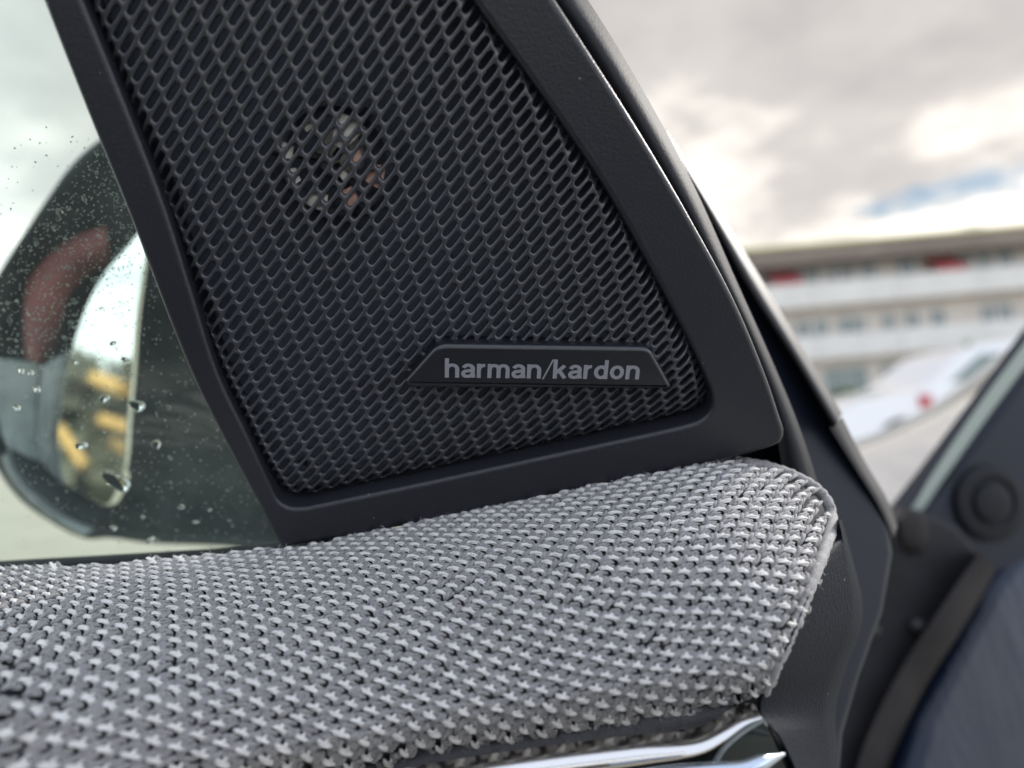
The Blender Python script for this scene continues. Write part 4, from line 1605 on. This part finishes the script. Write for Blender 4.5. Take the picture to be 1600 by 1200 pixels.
for (u, v, r_, st, lean, lab) in drops:
    c2 = GB.to2(u, v)
    rm = r_ / F_PX * np.linalg.norm(GB.hit(u, v) - CAM) * .92
    rr = []
    nsd = 22
    t = np.linspace(0, 2 * math.pi, nsd, endpoint=False)
    wob = 1 + .10 * np.sin(2 * t + u) + .07 * np.sin(3 * t + v)
    for k in range(7):
        a = k / 6 * math.pi / 2
        q = np.stack([np.cos(t) * wob, np.sin(t) * wob * st], -1) * rm * max(math.cos(a), .02)
        q[:, 0] += lean * q[:, 1]
        rr.append(GB.to3(c2 + q, -.0036 - rm * .62 * math.sin(a)))
    vv, ff = stack_rings(rr)
    root = mesh('water_drop', vv, ff, M['water'], None, 70)
    fix_normals(root)
    setp(root, lab, 'water drop', 'water drops on the side window')
# dried spots in the thousands: one object
VV, FF = [], []
spots = []
while len(spots) < 2300:
    u, v = rng.uniform(-40, 430), rng.uniform(200, 880)
    dens = .10
    inh = inside(np.array(house, float), np.array([[u, v]]))[0]
    if inh:
        dens = .30
        if v < 600 and u < 190:
            dens = 1.0
    if rng.random() < dens:
        spots.append((u, v))
tt_ = np.linspace(0, 2 * math.pi, 9, endpoint=False)
for (u, v) in spots:
    c2 = GB.to2(u, v)
    big = rng.random() < .06
    rp = rng.uniform(2.2, 4.2) if big else rng.uniform(.5, 1.5)
    rm = rp / F_PX * .145
    wob = 1 + .25 * np.sin(tt_ * 2 + rng.uniform(0, 6)) + .12 * rng.normal(size=9)
    st = rng.uniform(.5, 1.0)
    ang_ = rng.uniform(0, 3)
    q = np.stack([np.cos(tt_), np.sin(tt_) * st], -1) * wob[:, None] * rm
    q = np.stack([q[:, 0] * math.cos(ang_) - q[:, 1] * math.sin(ang_), q[:, 0] * math.sin(ang_) + q[:, 1] * math.cos(ang_)], -1)
    b0 = len(VV) and sum(len(x) for x in VV)
    if big:   # a dried ring
        VV.append(np.concatenate([GB.to3(c2 + q, -.00352), GB.to3(c2 + q * .86, -.00362), GB.to3(c2 + q * .70, -.00352)]))
        for k in (0, 9):
            FF += [(b0 + k + i, b0 + k + (i + 1) % 9, b0 + k + 9 + (i + 1) % 9, b0 + k + 9 + i) for i in range(9)]
    else:
        VV.append(np.concatenate([GB.to3(c2 + q, -.00352), GB.to3(c2 + q * .5, -.00366)]))
        FF += [(b0 + i, b0 + (i + 1) % 9, b0 + 9 + (i + 1) % 9, b0 + 9 + i) for i in range(9)]
        FF.append(tuple(b0 + 9 + i for i in range(9)))
ds = mesh('dried_spots', np.concatenate(VV), FF, M['dust'], None, 60)
setp(ds, 'fine pale dried water spots scattered over the side window', None, None, 'stuff')

# ------------------------------------------------------------------ body of the car beside the door
body = door
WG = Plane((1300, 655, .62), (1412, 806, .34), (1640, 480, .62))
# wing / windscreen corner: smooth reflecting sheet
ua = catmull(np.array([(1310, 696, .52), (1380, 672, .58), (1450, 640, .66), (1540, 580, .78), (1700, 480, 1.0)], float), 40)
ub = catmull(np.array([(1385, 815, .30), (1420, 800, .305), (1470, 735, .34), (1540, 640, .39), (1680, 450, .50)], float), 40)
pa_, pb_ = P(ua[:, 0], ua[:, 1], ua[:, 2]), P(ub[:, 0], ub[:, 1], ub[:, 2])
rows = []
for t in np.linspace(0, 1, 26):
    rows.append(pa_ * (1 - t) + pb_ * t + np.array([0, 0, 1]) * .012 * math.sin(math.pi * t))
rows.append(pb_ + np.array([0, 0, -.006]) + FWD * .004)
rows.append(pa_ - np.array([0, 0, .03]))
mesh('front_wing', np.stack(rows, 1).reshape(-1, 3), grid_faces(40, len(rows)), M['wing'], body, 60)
# pillar flange with its bright edge
fa = [(1398, 806), (1440, 788), (1480, 728), (1545, 632), (1690, 430)]
fb = [(1430, 850), (1480, 840), (1540, 780), (1600, 720), (1740, 560)]
ribbon('flange_edge', [(1392, 812), (1418, 800), (1460, 736), (1530, 632), (1680, 432)], [(1404, 820), (1432, 808), (1478, 744), (1550, 642), (1700, 444)], .282, .287, M['edge'], body, thick=.01, bul=.0005)
PL = Plane((1420, 830, .29), (1700, 500, .31), (1700, 900, .30))
slab('hinge_pillar', PL, [(1400, 808), (1436, 806), (1484, 744), (1556, 646), (1700, 450), (1760, 900), (1540, 905), (1440, 905), (1405, 860)], .02, .004, M['navy'], body)
JB = Plane((1400, 900, .275), (1560, 880, .280), (1380, 1150, .270))
slab('jamb_panel', JB, [(1384, 800), (1408, 812), (1450, 800), (1500, 822), (1545, 880), (1500, 960), (1420, 1080), (1350, 1260), (1290, 1260), (1300, 1000), (1370, 930)], .02, .003, M['jamb'], body)
strip('weatherstrip', [(1530, 862), (1470, 950), (1400, 1060), (1345, 1180), (1320, 1300)], [(1556, 892), (1510, 972), (1442, 1080), (1390, 1200), (1370, 1300)], .270, .262, .006, M['seal'], parent=body, back=.01)
SP = Plane((1480, 1020, .275), (1640, 860, .30), (1500, 1200, .26))
slab('sill_panel', SP, [(1400, 1300), (1440, 1120), (1500, 1000), (1552, 905), (1600, 840), (1760, 640), (1800, 1300)], .02, .006, M['sill'], body)
# the lower door card; unseen cabin boxes added to cut sky and ground light
DC = Plane((500, 1300, .110), (1200, 1300, .108), (800, 3200, .135))
slab('door_card', DC, [(-900, 1330), (400, 1330), (1190, 1215), (1300, 1250), (1330, 2600), (1200, 5200), (-900, 5200)], .03, .004, M['endcap'], door)
MB().box((-1.2, -1.25, .42), (.9, -.55, .72)).make('unseen_seat_blocker', M['cabin'], door)
MB().box((-.9, -2.3, 1.44), (1.2, -1.0, 1.50)).make('cabin_roof_blocker', M['cabin'], door)  # unseen roof slab, added and placed to block sky light from behind
MB().box((-1.2, -.50, .22), (.9, -.18, .40)).make('unseen_sill_blocker', M['paint'], door)
# raised oval standing in for the jamb highlight
t = np.linspace(0, 2 * math.pi, 36, endpoint=False)
cq = PL.to2(1543, 785)
rr = []
for r_, h_ in ((.0155, -.002), (.0155, .002), (.0145, .0028), (.011, .0028), (.0100, .0018), (.0085, .0018), (.0078, .0034), (.006, .0040), (.002, .0042)):
    rr.append(PL.to3(cq + r_ * np.stack([np.cos(t), np.sin(t)], -1), h_))
v_, f_ = stack_rings(rr)
mesh('rubber_plug', v_, f_, M['rubber'], body, 40)
rr = []
cq = JB.to2(1425, 830)
for r_, h_ in ((.007, 0), (.0068, .003), (.005, .005), (.002, .0057)):
    rr.append(JB.to3(cq + np.array([1, 0]) * 0 + r_ * np.stack([np.cos(t) * .7, np.sin(t) * 1.2], -1), h_))
v_, f_ = stack_rings(rr)
mesh('highlight_bump', v_, f_, M['seal'], body, 60)  # raised oval added where the jamb only has a soft highlight
for (u, v, r_) in ((1358, 981, .0020), (1425, 974, .0024)):
    cq = JB.to2(u, v)
    rr = [JB.to3(cq + k * r_ * np.stack([np.cos(t), np.sin(t)], -1), h_) for k, h_ in ((1, .002), (1, .004), (.8, .005), (.3, .0055))]
    v_, f_ = stack_rings(rr)
    mesh('screw_head', v_, f_, M['strip'], body, 40)
